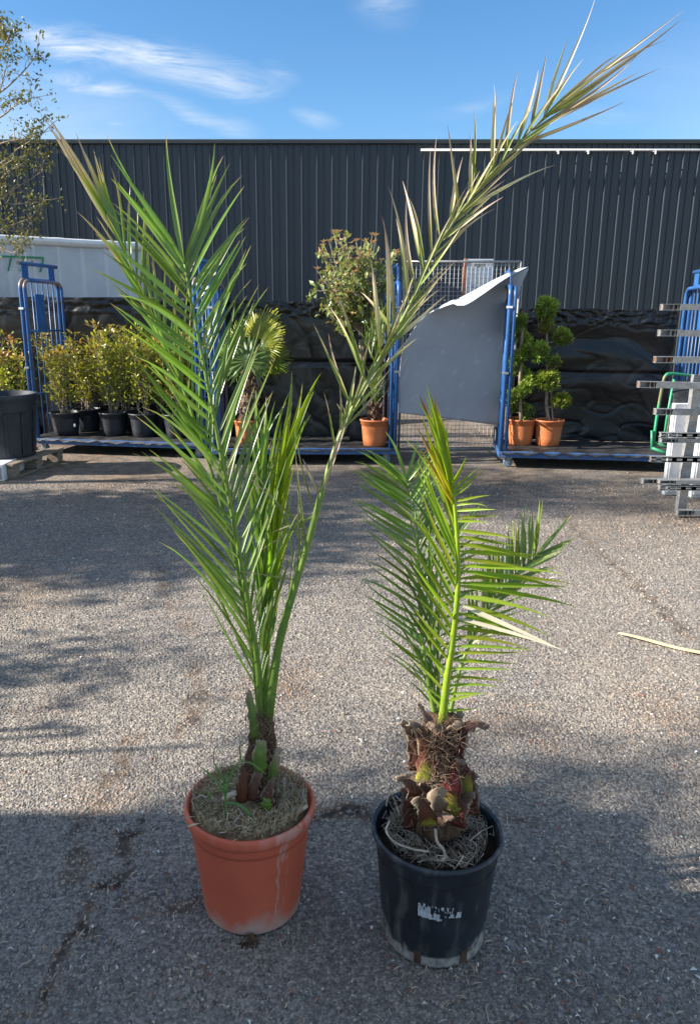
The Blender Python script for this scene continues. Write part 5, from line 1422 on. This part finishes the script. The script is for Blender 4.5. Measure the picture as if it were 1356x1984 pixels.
# the front frond
frond(palm, [(856, 1402, 1.44), (866, 1315, 1.435), (879, 1225, 1.425), (887, 1135, 1.415), (886, 1055, 1.405), (881, 985, 1.40), (874, 940, 1.40)], .0105, .003,
      [(0, -40, -50), (.1, -55, -60), (.3, -75, -105), (.5, -88, -160), (.7, -75, -215), (1, -45, -200)], [(0, 40, -6), (.08, 70, -6), (.2, 135, 2), (.32, 165, 12), (.42, 185, 52), (.55, 225, 8), (.68, 135, 26), (.8, 80, -10), (.9, 48, -22), (1, 30, -60)],
      28, 33, .05, .0102, M['palm_young'], M['rachis_y'], (.0, .22), .35, .9, (-.35, .4), .03, -.05, 9, .05, aL=(0, .2),
      extra=((887, 1175, 1105, 1262, -.08, .0105, M['palm_pale'], .1, .8, .02), (885, 1195, 1090, 1256, -.08, .0085, M['palm_pale'], .3, 1, .02), (887, 1130, 1107, 1135, -.03, .011, None, .0, .3, .9),
             (882, 985, 805, 762, .02, .018, None, .3, .9, .68), (880, 970, 825, 752, .02, .017, None, .3, .9, .68), (878, 960, 846, 778, .02, .018, None, .3, .7, .75), (880, 975, 802, 818, -.02, .012, None, .45, .85, .5), (881, 985, 815, 870, -.02, .012, None, .47, .52, .3), (876, 945, 852, 800, .02, .017, None, .3, .4, .8), (876, 950, 868, 812, .02, .014, None, .25, .4, .8), (878, 955, 838, 800, .0, .015, None, .33, .45, .8), (880, 965, 826, 830, .0, .014, None, .35, .5, .8), (874, 945, 862, 830, .0, .014, None, .3, .4, .8), (879, 970, 848, 850, -.01, .013, None, .3, .42, .8)))

# ------------------------------------------------------------------ shade throwers outside the picture: trees, plus an added blocker and canes
def shade_tree(label, x, y, h, cz, cr, n, seed, crs=None, leaf=.07):
    random.seed(seed)
    t = thing('shade_tree', label, 'tree', (x, y, 0), 'trees beside the yard, left of the picture')
    c = Vector((x, y, cz)); crs = crs or (cr, cr, cr)
    MB().tube(spline([Vector((x, y, 0)), Vector((x + .1, y, cz * .5)), Vector((x, y, cz))], 8), [.09 - .006 * k for k in range(8)], 8).build('trunk', M['bark'], t, smooth=True)
    bb, lv = MB(), MB()
    for k in range(n):
        d = rv(1).normalized() * random.random() ** .4
        e = c + Vector((d.x * crs[0], d.y * crs[1], d.z * crs[2]))
        b0 = Vector((x, y, min(cz, max(cz * .35, e.z - .6))))
        bb.tube([b0, b0.lerp(e, .5) + rv(.06), e], [.02, .012, .006], 4, False)
        for q in range(34):
            lv.leaf(e + rv(.16), rv(1).normalized(), Vector((0, 0, 1)) + rv(.7), leaf * random.uniform(.7, 1.4), leaf * .55, random.random())
    bb.build('branches', M['bark'], t, smooth=True); lv.build('crown', M['shade_leaf'], t)
shade_tree('broad shade tree outside the left edge of the picture', -8.0, 4.35, 5, 3.6, 1.3, 260, 1, (1.6, 1.3, .72), .11)
shade_tree('taller shade tree farther off outside the left edge', -10.5, 5.0, 7, 6.7, 1.2, 80, 2, (1.3, .9, .8), .09)
shade_tree('young shade tree outside the left edge near the camera', -6.2, 2.35, 4, 2.72, .5, 11, 3, (.3, .34, .16), .08)
shade_tree('slender shade tree outside the left edge behind the container', -8.2, 1.15, 6, 5.0, .6, 26, 4, (1.0, .42, .4))
shade_tree('last shade tree outside the left edge by the trolleys', -9.0, 5.9, 6, 5.2, .8, 34, 5, (1.1, .7, .9), .09)
ct = thing('shade_blocker', 'unseen dark container outside the left edge of the picture', 'blocker', (-4.75, -1, 0))
MB().box((-5.9, -3.6, .02), (-3.62, 1.50, 2.54)).build('body', M['blocker'], ct, bevel=.02)  # unseen box added to keep pots and near ground in shade
for k in range(17): MB().box((-3.618, -3.45 + k * .29, .1), (-3.59, -3.30 + k * .29, 2.36)).build('rib', M['blocker'], ct)
for k, (x, y, h) in enumerate(((-3.9, 1.93, 1.95), (-4.1, 2.02, 1.83), (-3.8, 2.10, 1.64))):
    c = Vector((x, y, 0))  # added off frame to draw thin shadow lines on the ground
    tag(MB().tube([c, c + Vector((0, .01, h))], .011, 7).build('shadow_cane', M['cane']), ('tallest', 'middle', 'shortest')[k] + ' of three unseen canes added outside the left edge for their shadow lines', 'cane', 'canes added left of the picture for their shadows')
